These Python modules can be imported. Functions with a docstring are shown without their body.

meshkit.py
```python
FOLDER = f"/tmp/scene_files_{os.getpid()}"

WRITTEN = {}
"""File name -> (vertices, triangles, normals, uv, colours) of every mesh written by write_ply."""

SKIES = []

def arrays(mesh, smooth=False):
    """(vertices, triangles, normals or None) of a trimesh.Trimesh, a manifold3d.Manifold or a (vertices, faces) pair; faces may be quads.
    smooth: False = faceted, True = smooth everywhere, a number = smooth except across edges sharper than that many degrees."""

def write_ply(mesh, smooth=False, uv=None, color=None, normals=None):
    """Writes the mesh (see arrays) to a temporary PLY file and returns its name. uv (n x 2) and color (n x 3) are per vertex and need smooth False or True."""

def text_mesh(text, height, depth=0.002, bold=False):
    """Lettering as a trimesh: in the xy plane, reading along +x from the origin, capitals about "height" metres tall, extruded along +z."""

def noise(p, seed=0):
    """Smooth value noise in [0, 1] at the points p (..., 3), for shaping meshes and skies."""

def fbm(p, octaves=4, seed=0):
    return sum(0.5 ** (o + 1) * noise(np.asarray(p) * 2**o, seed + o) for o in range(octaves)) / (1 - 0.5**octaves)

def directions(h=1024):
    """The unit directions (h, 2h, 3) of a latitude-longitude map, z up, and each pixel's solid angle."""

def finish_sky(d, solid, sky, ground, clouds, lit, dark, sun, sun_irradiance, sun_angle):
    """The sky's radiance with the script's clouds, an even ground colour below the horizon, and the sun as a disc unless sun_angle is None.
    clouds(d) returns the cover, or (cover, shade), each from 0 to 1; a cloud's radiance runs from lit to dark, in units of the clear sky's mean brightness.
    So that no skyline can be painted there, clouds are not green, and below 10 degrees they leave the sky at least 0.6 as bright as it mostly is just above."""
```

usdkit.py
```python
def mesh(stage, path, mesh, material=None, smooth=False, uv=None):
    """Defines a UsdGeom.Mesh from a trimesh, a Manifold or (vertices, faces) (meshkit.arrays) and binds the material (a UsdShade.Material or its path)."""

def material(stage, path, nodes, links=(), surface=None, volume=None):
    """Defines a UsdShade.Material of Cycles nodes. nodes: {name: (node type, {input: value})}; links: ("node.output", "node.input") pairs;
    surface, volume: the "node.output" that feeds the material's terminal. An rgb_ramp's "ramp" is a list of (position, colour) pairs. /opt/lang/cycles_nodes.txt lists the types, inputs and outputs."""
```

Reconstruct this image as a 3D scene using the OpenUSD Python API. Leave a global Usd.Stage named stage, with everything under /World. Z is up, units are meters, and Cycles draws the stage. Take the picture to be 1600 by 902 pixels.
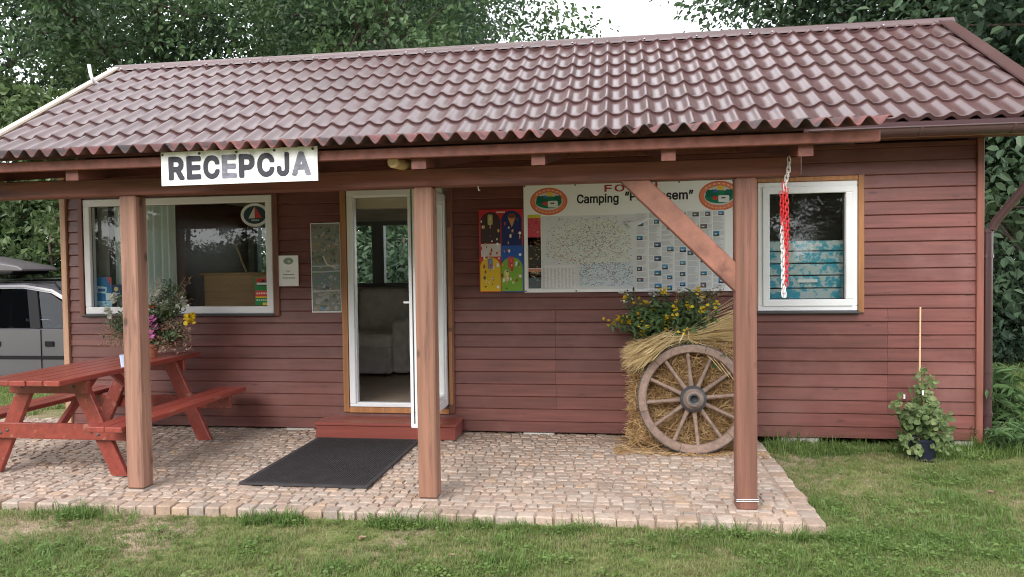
import math, random
import numpy as np, trimesh, usdkit, meshkit
from pxr import Usd, UsdGeom, UsdLux, UsdShade, Gf, Sdf, Vt
from shapely.geometry import Polygon, box as sbox, Point
from shapely import affinity

stage = Usd.Stage.CreateInMemory()
UsdGeom.SetStageUpAxis(stage, 'Z'); UsdGeom.SetStageMetersPerUnit(stage, 1.0)
world = UsdGeom.Xform.Define(stage, '/World'); UsdGeom.Scope.Define(stage, '/World/Looks')
rng = np.random.default_rng(7); random.seed(7)

# ------------------------------------------------------------------ camera
FPX, YAW, PITCH, ROLL, DIST, EYE = 1137.31, 0.143519, 0.0301949, -0.0131799, 6.8556, 1.6
_cy, _sy, _cp, _sp = math.cos(YAW), math.sin(YAW), math.cos(PITCH), math.sin(PITCH)
CF = np.array([-_sy*_cp, _cy*_cp, -_sp]); _R = np.array([_cy, _sy, 0.]); _U = np.cross(_R, CF)
CR = math.cos(ROLL)*_R + math.sin(ROLL)*_U; CU = -math.sin(ROLL)*_R + math.cos(ROLL)*_U
CC = np.array([0, -DIST, EYE])
cam = UsdGeom.Camera.Define(stage, '/World/camera')
m4 = Gf.Matrix4d(*CR, 0, *CU, 0, *(-CF), 0, *CC, 1)
cam.AddTransformOp().Set(m4)
cam.CreateHorizontalApertureAttr(36.0); cam.CreateVerticalApertureAttr(36.0*577/1024); cam.CreateFocalLengthAttr(36.0*FPX/1600)
cam.CreateClippingRangeAttr(Gf.Vec2f(0.05, 2000)); cam.CreateExposureAttr(1.45)

def at(px, py, y):
    """the point at depth y that the photograph shows at (px, py)"""
    d = CF + ((px-800)*CR - (py-451)*CU)/FPX
    return CC + (y-CC[1])/d[1]*d

# ------------------------------------------------------------------ sky and sun (overcast)
SUN = np.array([-0.30, -0.80, 0.62]); SUN /= np.linalg.norm(SUN)
sky = UsdLux.DomeLight.Define(stage, '/World/sky'); 
skym = usdkit.material(stage, '/World/Looks/sky', {
    'sky': ('sky_texture', {'sky_type': 'single_scattering', 'sun_disc': False, 'sun_elevation': float(math.asin(SUN[2])), 'sun_rotation': float(math.atan2(SUN[0], SUN[1]))}),
    'tc': ('texture_coordinate', {}),
    'n': ('noise_texture', {'scale': 2.2, 'detail': 5}),
    'r': ('rgb_ramp', {'ramp': [(0.0, (8.2, 8.5, 9.1)), (1.0, (10.6, 10.8, 11.2))]}),
    'mix': ('mix', {'fac': 0.9}),
    'b': ('background_shader', {'strength': 0.1})},
    [('tc.generated', 'n.vector'), ('n.fac', 'r.fac'), ('sky.color', 'mix.color1'), ('r.color', 'mix.color2'), ('mix.color', 'b.color')], surface='b.background')
UsdShade.MaterialBindingAPI.Apply(sky.GetPrim()).Bind(skym)
sun = UsdLux.DistantLight.Define(stage, '/World/sun')
sun.CreateIntensityAttr(0.4); sun.CreateAngleAttr(40.0); sun.CreateNormalizeAttr(True); sun.CreateColorAttr(Gf.Vec3f(1.0, 0.96, 0.9))
_z = Gf.Vec3d(*SUN); _x = Gf.Cross(Gf.Vec3d(0, 0, 1), _z).GetNormalized(); _y = Gf.Cross(_z, _x)
sun.AddTransformOp().Set(Gf.Matrix4d(*_x, 0, *_y, 0, *_z, 0, 0, 0, 0, 1))

# ------------------------------------------------------------------ lie of the land
def ground_z(x, y):
    x, y = np.asarray(x, float), np.asarray(y, float)
    s = np.clip((-x-5.5)/3, 0, 1)*np.clip((y-0.5)/3, 0, 1)
    far = np.clip((np.hypot(x, y)-12)/10, 0, 1)
    return -0.055 - 0.315*s + 0.02*(meshkit.fbm(np.stack([x*.7, y*.7, 0*x], -1), 3)-.5)*(1-far) - 0.05*far
def rooted(loc): return (loc[0], loc[1], float(ground_z(loc[0], loc[1]))-.03) if len(loc) == 3 and loc[2] in (-.1, -.15) else loc
# ------------------------------------------------------------------ helpers: scene
_taken = {}
def numbered(parent, name):
    k = _taken.get((parent, name), 0); _taken[(parent, name)] = k+1
    return name if k == 0 else f'{name}_{k:03d}'
def tag(o, label=None, cat=None, group=None, kind=None):
    p = o if isinstance(o, Usd.Prim) else o.GetPrim()
    for k, v in (('label', label), ('category', cat), ('group', group), ('kind', kind)):
        if v: p.SetCustomDataByKey(k, v)
    return o
def pth(parent): return '/World' if parent is None else str((parent if isinstance(parent, Usd.Prim) else parent.GetPrim()).GetPath())
def obj(name, mesh, mat, parent=None, smooth=False, label=None, cat=None, group=None, kind=None, color=None):
    base = pth(parent); path = base + '/' + numbered(base, name)
    if isinstance(mesh, (list,)): mesh = trimesh.util.concatenate(mesh)
    o = usdkit.mesh(stage, path, mesh, L[mat] if isinstance(mat, str) else mat, smooth=smooth)
    if color is not None:
        UsdGeom.PrimvarsAPI(o).CreatePrimvar('paint', Sdf.ValueTypeNames.Color3fArray, 'vertex').Set(Vt.Vec3fArray.FromNumpy(np.asarray(color, np.float32)))
    return tag(o, label, cat, group, kind)
def thing(name, label, cat, group=None, loc=(0, 0, 0), rz=0.0, s=1.0):
    loc = rooted(tuple(loc)); x = UsdGeom.Xform.Define(stage, '/World/' + numbered('/World', name))
    x.AddTranslateOp().Set(Gf.Vec3d(*map(float, loc))); x.AddRotateZOp().Set(float(rz)); x.AddScaleOp().Set(Gf.Vec3f(s, s, s))
    return tag(x, label, cat, group)
def dup(src, label, loc, rz=0.0, s=1.0, group=None, cat=None):
    loc = rooted(tuple(loc)); p = src.GetPrim(); name = p.GetName()
    x = UsdGeom.Xform.Define(stage, '/World/' + numbered('/World', name))
    x.AddTranslateOp().Set(Gf.Vec3d(*map(float, loc))); x.AddRotateZOp().Set(float(rz)); x.AddScaleOp().Set(Gf.Vec3f(s, s, s))
    x.GetPrim().GetReferences().AddInternalReference(p.GetPath()); x.GetPrim().SetInstanceable(True)
    return tag(x, label, cat or p.GetCustomDataByKey('category'), group or p.GetCustomDataByKey('group'))

# ------------------------------------------------------------------ helpers: meshes
def cbox(x0, x1, y0, y1, z0, z1, c=0.004):
    lo, hi = np.array([x0, y0, z0], float), np.array([x1, y1, z1], float)
    c = min(c, *(0.45*(hi-lo)))
    if c <= 0: return trimesh.creation.box(bounds=[lo, hi])
    v = []
    for s in np.ndindex(2, 2, 2):
        p = np.where(np.array(s) == 1, hi, lo); i = np.where(np.array(s) == 1, -c, c)
        for k in range(3):
            q = p + i; q[k] = p[k]; v.append(q)
    return trimesh.convex.convex_hull(np.array(v))
def bar(p0, p1, w, h, up=(0, 0, 1), c=0.004):
    p0, p1 = np.array(p0, float), np.array(p1, float); d = p1-p0; n = np.linalg.norm(d); d /= n
    s = np.cross(d, up); s /= np.linalg.norm(s); u = np.cross(s, d)
    b = cbox(0, n, -w/2, w/2, -h/2, h/2, c); T = np.eye(4); T[:3, 0], T[:3, 1], T[:3, 2], T[:3, 3] = d, -s, u, p0
    T[:3, 1] = np.cross(u, d)
    b.apply_transform(T); return b
def tube(pts, r, n=8, cap=True):
    p = np.asarray(pts, float); t = np.gradient(p, axis=0); t /= np.linalg.norm(t, axis=1, keepdims=True)+1e-12
    ref = np.array([0, 0, 1.]) if abs(t[0, 2]) < .9 else np.array([1., 0, 0])
    a = np.cross(t, ref); a /= np.linalg.norm(a, axis=1, keepdims=True)+1e-12; b = np.cross(t, a)
    rr = np.broadcast_to(r, (len(p),)); th = np.arange(n)*2*np.pi/n
    v = (p[:, None]+rr[:, None, None]*(np.cos(th)[None, :, None]*a[:, None]+np.sin(th)[None, :, None]*b[:, None])).reshape(-1, 3)
    i, j = np.meshgrid(np.arange(len(p)-1), np.arange(n), indexing='ij')
    q = np.stack([i*n+j, (i+1)*n+j, (i+1)*n+(j+1) % n, i*n+(j+1) % n], -1).reshape(-1, 4)
    f = np.vstack([q[:, [0, 1, 2]], q[:, [0, 2, 3]]])
    if cap:
        k = len(v); v = np.vstack([v, p[0], p[-1]]); e = (len(p)-1)*n
        f = np.vstack([f, [[k, j, (j+1) % n] for j in range(n)], [[k+1, e+(j+1) % n, e+j] for j in range(n)]])
    return trimesh.Trimesh(v, f, process=False)
def lathe(prof, n=24):
    """profile of (radius, z) from bottom to top, turned about z"""
    return trimesh.creation.revolve(np.array(prof, float), sections=n)
def T(mesh, loc=(0, 0, 0), rot=None):
    if rot is not None:
        for ang, ax in rot: mesh.apply_transform(trimesh.transformations.rotation_matrix(ang, ax))
    mesh.apply_translation(loc); return mesh
def ring(x0, x1, z0, z1, wl, wr, wb, wt, y0, y1, c=0.004):
    return trimesh.util.concatenate([cbox(x0, x1, y0, y1, z0, z0+wb, c), cbox(x0, x1, y0, y1, z1-wt, z1, c),
        cbox(x0, x0+wl, y0, y1, z0+wb, z1-wt, c), cbox(x1-wr, x1, y0, y1, z0+wb, z1-wt, c)])
def extrude(poly, h): return trimesh.creation.extrude_polygon(poly, h, engine='earcut')
def flat(mesh, x, y, z, sx=1.0):
    """a mesh drawn in the xy plane stood upright, facing -y"""
    v = mesh.vertices.copy(); mesh.vertices = np.stack([x+v[:, 0]*sx, y-v[:, 2], z+v[:, 1]], 1); return mesh
def text(s, x, y, z, h, bold=True, width=None, depth=0.0015):
    m = meshkit.text_mesh(s, h, depth, bold); b = m.bounds
    m.apply_translation([-b[0, 0], 0, 0]); sx = 1.0 if width is None else width/(b[1, 0]-b[0, 0])
    return flat(m, x, y, z, sx)
class Print:
    """flat print: coloured shapes in (x, z), each layer half a millimetre above the one below"""
    def __init__(s, y): s.y, s.v, s.f, s.c, s.n = y, [], [], [], 0
    def poly(s, p, col, layer=0):
        for g in getattr(p, 'geoms', [p]):
            if g.is_empty or g.area < 1e-9: continue
            v, f = trimesh.creation.triangulate_polygon(g, engine='earcut'); v = np.asarray(v)
            f = np.asarray(f); a, b, c = v[f[:, 0]], v[f[:, 1]], v[f[:, 2]]
            cw = ((b[:, 0]-a[:, 0])*(c[:, 1]-a[:, 1])-(b[:, 1]-a[:, 1])*(c[:, 0]-a[:, 0])) < 0
            f[cw] = f[cw][:, ::-1]
            s.v.append(np.stack([v[:, 0], np.full(len(v), s.y-0.0005*(layer+1)), v[:, 1]], 1)); s.f.append(f+s.n); s.n += len(v)
            s.c.append(np.tile(col, (len(v), 1)))
    def rect(s, x0, x1, z0, z1, col, layer=0): s.poly(sbox(x0, z0, x1, z1), col, layer)
    def ell(s, x, z, rx, rz, col, layer=0, hole=0.0):
        e = affinity.scale(Point(0, 0).buffer(1, 20), rx, rz)
        if hole: e = e.difference(affinity.scale(Point(0, 0).buffer(1, 20), rx*hole, rz*hole))
        s.poly(affinity.translate(e, x, z), col, layer)
    def build(s, name, parent, **k):
        return obj(name, trimesh.Trimesh(np.vstack(s.v), np.vstack(s.f), process=False), 'print', parent, color=np.vstack(s.c), **k)
def srgb(*c): c = np.array(c)/255.0; return np.where(c < .04045, c/12.92, ((c+.055)/1.055)**2.4)

# ------------------------------------------------------------------ materials
L = {}
def look(name, col, rough=0.55, var=0.25, scale=6.0, stretch=(1, 1, 1), bump=0.0, bscale=None, bdist=0.01, spec=0.5, metal=0.0, coat=0.0, rnd=0.12, col2=None, detail=5.0, dirt=None, dstretch=(1, 1, 1), knots=None):
    col = np.array(col, float); c2 = np.array(col2, float) if col2 is not None else col*(1+var); c1 = col*(1-var) if col2 is None else col
    nodes = {'g': ('geometry', {}), 'map': ('mapping', {'scale': stretch}), 'n': ('noise_texture', {'scale': scale, 'detail': detail, 'roughness': 0.6}),
        'r': ('rgb_ramp', {'ramp': [(0.25, tuple(c1)), (0.75, tuple(np.minimum(c2, 1)))]}),
        'oi': ('object_info', {}), 'mr': ('map_range', {'from_min': 0.0, 'from_max': 1.0, 'to_min': 1-rnd, 'to_max': 1+rnd}),
        'mul': ('mix', {'mix_type': 'multiply', 'fac': 1.0}),
        'p': ('principled_bsdf', {'roughness': rough, 'specular_ior_level': spec, 'metallic': metal, 'coat_weight': coat, 'coat_roughness': 0.15})}
    links = [('g.position', 'map.vector'), ('map.vector', 'n.vector'), ('n.fac', 'r.fac'), ('oi.random', 'mr.value'), ('r.color', 'mul.color1'), ('mr.result', 'mul.color2')]
    out = 'mul.color'
    if dirt:      # large soft stains of their own colour
        dc, ds, dlo, dhi = dirt
        nodes |= {'dmap': ('mapping', {'scale': dstretch}), 'dn': ('noise_texture', {'scale': ds, 'detail': 6.0, 'roughness': 0.65}), 'dr': ('map_range', {'from_min': dlo, 'from_max': dhi, 'to_min': 0.0, 'to_max': 1.0, 'clamp': True}), 'dm': ('mix', {'color2': dc})}
        links += [('g.position', 'dmap.vector'), ('dmap.vector', 'dn.vector'), ('dn.fac', 'dr.value'), ('dr.result', 'dm.fac'), (out, 'dm.color1')]; out = 'dm.color'
    if knots:     # sparse dark knots in the wood
        kc, ks, thr = knots
        nodes |= {'kmap': ('mapping', {'scale': ks}), 'kv': ('voronoi_texture', {'scale': 1.0, 'randomness': 1.0}), 'kr': ('map_range', {'from_min': thr*.45, 'from_max': thr, 'to_min': 0.85, 'to_max': 0.0, 'clamp': True}), 'km': ('mix', {'color2': kc})}
        links += [('g.position', 'kmap.vector'), ('kmap.vector', 'kv.vector'), ('kv.distance', 'kr.value'), ('kr.result', 'km.fac'), (out, 'km.color1')]; out = 'km.color'
    links.append((out, 'p.base_color'))
    if bump:
        nodes |= {'bm': ('mapping', {'scale': stretch}), 'bn': ('noise_texture', {'scale': bscale or scale*3, 'detail': 4.0}), 'b': ('bump', {'strength': bump, 'distance': bdist})}
        links += [('g.position', 'bm.vector'), ('bm.vector', 'bn.vector'), ('bn.fac', 'b.height'), ('b.normal', 'p.normal')]
    L[name] = usdkit.material(stage, '/World/Looks/'+name, nodes, links, surface='p.BSDF'); return L[name]
def leaf(name, cols, rough=0.5, trans=0.3, clump=0.8):
    n = len(cols); ramp = [(i/(n-1), tuple(c)) for i, c in enumerate(cols)]
    nodes = {'g': ('geometry', {}), 'n': ('noise_texture', {'scale': clump, 'detail': 2.0}), 'a': ('math', {'math_type': 'multiply_add', 'value2': 0.5}), 'm': ('math', {'math_type': 'multiply_add', 'value2': 1.9, 'value3': -0.70}),
        'r': ('rgb_ramp', {'ramp': ramp}), 'p': ('principled_bsdf', {'roughness': rough, 'specular_ior_level': 0.35}), 't': ('translucent_bsdf', {}), 'mx': ('mix_closure', {'fac': trans})}
    links = [('g.position', 'n.vector'), ('n.fac', 'm.value1'), ('g.random_per_island', 'a.value1'), ('m.value', 'a.value3'), ('a.value', 'r.fac'), ('r.color', 'p.base_color'), ('r.color', 't.color'), ('p.BSDF', 'mx.closure1'), ('t.BSDF', 'mx.closure2')]
    L[name] = usdkit.material(stage, '/World/Looks/'+name, nodes, links, surface='mx.closure'); return L[name]

X, Y, Z = (0.9, 14, 14), (14, 0.9, 14), (14, 14, 0.9)
look('siding', (0.142, 0.048, 0.040), 0.42, 0.32, 2.2, X, 0.10, 6, 0.004, spec=0.5, rnd=0.14, dirt=((0.195, 0.086, 0.075), 1.1, 0.50, 0.74), knots=((0.075, 0.028, 0.025), (2.0, 7, 8), 0.10))
look('board_end', (0.075, 0.03, 0.028), 0.6, 0.3, 2.2, Z, 0.15, 6, 0.004)
for nm_, c_, d_ in (('post_wood', (0.235, 0.112, 0.073), (0.095, 0.043, 0.030)), ('post_wood_pale', (0.270, 0.138, 0.096), (0.11, 0.052, 0.036)), ('post_wood_red', (0.185, 0.080, 0.055), (0.095, 0.038, 0.029))):
    look(nm_, c_, 0.65, 0.42, 1.4, (13, 13, 0.5), 0.45, 4, 0.008, rnd=0.05, dirt=(d_, 1.0, 0.55, 0.68), dstretch=(15, 15, 1.1), knots=((0.06, 0.026, 0.018), (6.5, 6.5, 3.6), 0.155))
look('beam_wood', (0.185, 0.060, 0.043), 0.65, 0.45, 1.4, (0.6, 13, 13), 0.40, 4, 0.006, rnd=0.1, dirt=((0.078, 0.027, 0.023), 1.0, 0.54, 0.70), dstretch=(1.2, 15, 15))
look('rafter_wood', (0.165, 0.054, 0.039), 0.6, 0.35, 1.4, (11, 0.7, 11), 0.30, 4, 0.006, rnd=0.15)
look('brace_wood', (0.205, 0.085, 0.058), 0.6, 0.40, 1.4, (5, 11, 5), 0.35, 4, 0.006, dirt=((0.11, 0.045, 0.034), 5.0, 0.56, 0.68), knots=((0.06, 0.026, 0.02), (5.5, 5.5, 5.5), 0.17))
look('orange_pine', (0.35, 0.155, 0.06), 0.5, 0.35, 1.6, Z, 0.2, 5, 0.004)
look('trim_brown', (0.17, 0.062, 0.040), 0.5, 0.3, 1.6, Z, 0.2, 5, 0.004)
look('corner_pale', (0.42, 0.24, 0.15), 0.6, 0.3, 1.6, Z, 0.2, 5, 0.004)
look('corner_red', (0.19, 0.070, 0.050), 0.5, 0.3, 1.6, Z, 0.2, 5, 0.004)
look('table_red', (0.22, 0.042, 0.030), 0.38, 0.28, 1.4, Y, 0.3, 5, 0.004, rnd=0.12, coat=0.15, dirt=((0.30, 0.14, 0.10), 6.0, 0.60, 0.68), dstretch=(2.5, 1, 2.5))
look('step_red', (0.20, 0.050, 0.038), 0.38, 0.2, 1.4, X, 0.2, 5, 0.003, coat=0.2)
look('roof_metal', (0.070, 0.034, 0.033), 0.34, 0.16, 1.6, (1, 1, 1), 0.03, 60, 0.002, spec=0.65, rnd=0.08, coat=0.4, dirt=((0.086, 0.055, 0.052), 1.3, 0.50, 0.78), dstretch=(2.2, .6, .6))
look('gutter_metal', (0.055, 0.028, 0.030), 0.25, 0.1, 2.0, rnd=0.02, coat=0.4)
look('barge_cream', (0.62, 0.52, 0.42), 0.5, 0.12, 2.0)
look('corrugated_red', (0.165, 0.056, 0.050), 0.8, 0.40, 9.0, (1, 1, 1), 0.1, 40, 0.002, dirt=((0.050, 0.036, 0.036), 3.5, 0.44, 0.58))
look('white_plastic', (0.78, 0.78, 0.80), 0.28, 0.03, 3.0, rnd=0.02)
look('grey_plastic', (0.30, 0.31, 0.33), 0.4, 0.08, 3.0)
look('sign_white', (0.87, 0.87, 0.89), 0.35, 0.03, 2.0, rnd=0)
look('ink_black', (0.022, 0.022, 0.035), 0.4, 0.2, 20.0, rnd=0)
look('ink_faded', (0.16, 0.16, 0.20), 0.5, 0.6, 12.0, (1, 1, 3), rnd=0)
look('ink_red', (0.36, 0.03, 0.04), 0.4, 0.2, 20.0, rnd=0)
look('steel', (0.5, 0.5, 0.52), 0.3, 0.1, 20.0, metal=1.0)
look('dark_metal', (0.06, 0.06, 0.065), 0.4, 0.1, 20.0)
look('rubber', (0.034, 0.029, 0.031), 0.75, 0.3, 12.0, (1, 1, 1), 0.3, 90, 0.003, rnd=0.1)
look('concrete', (0.46, 0.43, 0.40), 0.85, 0.2, 9.0, bump=0.3, bscale=50)
look('sand_joint', (0.36, 0.275, 0.22), 0.95, 0.3, 5.0, bump=0.4, bscale=60, bdist=0.006)
for i, c in enumerate([(0.445, 0.345, 0.285), (0.405, 0.31, 0.255), (0.465, 0.375, 0.315), (0.445, 0.325, 0.245), (0.405, 0.335, 0.29), (0.385, 0.285, 0.235), (0.47, 0.39, 0.335)]):
    look(f'granite_{["rose","dusk","pale","amber","ash","russet","cream"][i]}', np.array(c)*np.array((.80, .775, .75)), 0.8, 0.2, 38.0, bump=0.4, bscale=70, bdist=0.004, rnd=0.14, dirt=((0.19, 0.150, 0.120), 2.0, 0.50, 0.8))
GRANITE = ['granite_rose', 'granite_dusk', 'granite_pale', 'granite_amber', 'granite_ash', 'granite_russet', 'granite_cream']
look('old_wood', (0.22, 0.150, 0.118), 0.7, 0.35, 5.0, (6, 6, 6), 0.35, 9, 0.004, rnd=0.12, dirt=((0.115, 0.078, 0.060), 9.0, 0.55, 0.75))
look('hub_wood', (0.20, 0.15, 0.125), 0.75, 0.4, 6.0, (3, 3, 3), 0.3, 20, 0.004)
look('hay_core', (0.30, 0.185, 0.09), 0.9, 0.5, 20.0, bump=0.8, bscale=60, bdist=0.02)
look('curtain', (0.74, 0.83, 0.85), 0.8, 0.06, 3.0)
look('room_wall', (0.70, 0.64, 0.58), 0.7, 0.2, 2.0, X)
look('room_floor', (0.42, 0.32, 0.25), 0.5, 0.3, 2.0, X)
look('ceiling', (0.75, 0.72, 0.68), 0.8, 0.1, 2.0)
look('sofa_cloth', (0.84, 0.80, 0.78), 0.9, 0.25, 7.0, bump=0.2, bscale=80)
look('desk_wood', (0.46, 0.26, 0.12), 0.5, 0.2, 1.8, X)
look('beige_box', (0.42, 0.36, 0.28), 0.6, 0.1, 4.0)
look('car_paint', (0.095, 0.089, 0.098), 0.34, 0.05, 1.0, metal=0.25, coat=0.5, rnd=0)
look('car_black', (0.006, 0.006, 0.007), 0.6, 0.1, 4.0, spec=0.15)
look('tyre', (0.02, 0.02, 0.02), 0.8, 0.2, 10.0)
look('box_grey', (0.085, 0.075, 0.08), 0.45, 0.1, 6.0, bump=0.05, bscale=90)
look('terracotta', (0.38, 0.13, 0.07), 0.7, 0.2, 12.0)
look('bucket', (0.012, 0.015, 0.030), 0.45, 0.2, 10.0)
look('bamboo', (0.55, 0.33, 0.18), 0.5, 0.2, 20.0)
look('chain_red', (0.56, 0.018, 0.022), 0.35, 0.08, 20.0, rnd=0.06)
look('chain_white', (0.72, 0.68, 0.68), 0.35, 0.08, 20.0, rnd=0.06)
look('pale_log', (0.56, 0.39, 0.22), 0.6, 0.25, 10.0)
look('blue_sign', (0.02, 0.085, 0.40), 0.4, 0.05, 3.0)
look('bark', (0.095, 0.072, 0.055), 0.9, 0.4, 4.0, (3, 3, 0.7), 0.8, 10, 0.03)
look('pale_bark', (0.30, 0.27, 0.23), 0.9, 0.5, 4.0, (3, 3, 0.7), 0.6, 10, 0.02)
look('stem', (0.10, 0.13, 0.04), 0.7, 0.3, 10.0)
look('dry_stem', (0.34, 0.22, 0.13), 0.8, 0.3, 10.0)
look('cup_blue', (0.50, 0.60, 0.78), 0.4, 0.1, 10.0)
look('planks_blue', (0.05, 0.36, 0.50), 0.6, 0.0, 9.0, (1, 1, 2.5), rnd=0.05, col2=(0.10, 0.42, 0.55), dirt=((0.56, 0.63, 0.64), 11.0, 0.47, 0.53))
leaf('leaf_maple', [(0.034, 0.064, 0.030), (0.075, 0.128, 0.052), (0.118, 0.182, 0.072), (0.20, 0.25, 0.105)], 0.45, 0.32, 0.75)
leaf('leaf_dark', [(0.034, 0.062, 0.038), (0.068, 0.114, 0.062), (0.105, 0.160, 0.086), (0.18, 0.22, 0.11)], 0.5, 0.30, 0.7)
leaf('leaf_hedge', [(0.030, 0.068, 0.022), (0.055, 0.110, 0.035), (0.085, 0.150, 0.048), (0.13, 0.19, 0.06)], 0.4, 0.3, 0.8)
leaf('leaf_light', [(0.060, 0.095, 0.036), (0.100, 0.150, 0.055), (0.15, 0.19, 0.075), (0.27, 0.25, 0.09)], 0.5, 0.33, 0.8)
leaf('leaf_ivy', [(0.080, 0.125, 0.045), (0.15, 0.21, 0.080), (0.24, 0.29, 0.12), (0.44, 0.42, 0.15)], 0.45, 0.35, 6.0)
leaf('leaf_nettle', [(0.065, 0.120, 0.045), (0.105, 0.18, 0.065), (0.15, 0.23, 0.09)], 0.5, 0.3, 3.0)
leaf('leaf_bouquet', [(0.075, 0.11, 0.06), (0.125, 0.175, 0.085), (0.22, 0.26, 0.15)], 0.6, 0.2, 9.0)
leaf('petal_yellow', [(0.55, 0.36, 0.01), (0.70, 0.50, 0.03), (0.74, 0.58, 0.08)], 0.6, 0.2, 9.0)
leaf('petal_white', [(0.45, 0.46, 0.38), (0.62, 0.62, 0.55), (0.70, 0.66, 0.64)], 0.6, 0.2, 9.0)
leaf('petal_pink', [(0.45, 0.10, 0.30), (0.60, 0.20, 0.45), (0.66, 0.32, 0.52)], 0.6, 0.2, 9.0)
leaf('petal_red', [(0.50, 0.05, 0.02), (0.60, 0.09, 0.03)], 0.6, 0.2, 9.0)
leaf('dry_bits', [(0.22, 0.13, 0.09), (0.36, 0.24, 0.17), (0.48, 0.37, 0.27)], 0.8, 0.15, 9.0)
leaf('straw', [(0.30, 0.175, 0.075), (0.44, 0.28, 0.13), (0.58, 0.41, 0.22), (0.68, 0.52, 0.31)], 0.7, 0.15, 8.0)
leaf('wheat', [(0.56, 0.41, 0.20), (0.72, 0.57, 0.32), (0.80, 0.67, 0.43)], 0.6, 0.1, 5.0)
leaf('blade', [(0.120, 0.168, 0.045), (0.165, 0.210, 0.066), (0.215, 0.222, 0.090), (0.30, 0.26, 0.155)], 0.5, 0.3, 1.3)
leaf('blade_dry', [(0.19, 0.165, 0.085), (0.27, 0.22, 0.13), (0.36, 0.29, 0.19)], 0.6, 0.2, 1.3)
leaf('blade_lush', [(0.095, 0.160, 0.038), (0.135, 0.205, 0.054), (0.18, 0.225, 0.080)], 0.5, 0.3, 2.0)
L['print'] = usdkit.material(stage, '/World/Looks/print', {'a': ('attribute', {'attribute': 'paint'}), 'p': ('principled_bsdf', {'roughness': 0.32})}, [('a.color', 'p.base_color')], surface='p.BSDF')
def pane(name, tint, k):
    """a window pane: see-through, mirrored by fresnel on the face that is looked at"""
    L[name] = usdkit.material(stage, '/World/Looks/'+name, {'f': ('fresnel', {'IOR': 1.5}), 'g': ('geometry', {}), 'i': ('math', {'math_type': 'subtract', 'value1': 1.0}), 'm': ('math', {'math_type': 'multiply'}), 'k': ('math', {'math_type': 'multiply', 'value2': k, 'use_clamp': True}),
        't': ('transparent_bsdf', {'color': tint}), 'gl': ('glossy_bsdf', {'roughness': 0.0, 'color': (1, 1, 1)}), 'mx': ('mix_closure', {})},
        [('g.backfacing', 'i.value2'), ('f.fac', 'm.value1'), ('i.value', 'm.value2'), ('m.value', 'k.value1'), ('k.value', 'mx.fac'), ('t.BSDF', 'mx.closure1'), ('gl.BSDF', 'mx.closure2')], surface='mx.closure')
pane('glass', (0.93, 0.95, 0.94), 1.7); pane('car_glass', (0.66, 0.74, 0.74), 1.0); pane('dark_glass', (0.16, 0.17, 0.18), 1.3)
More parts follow.
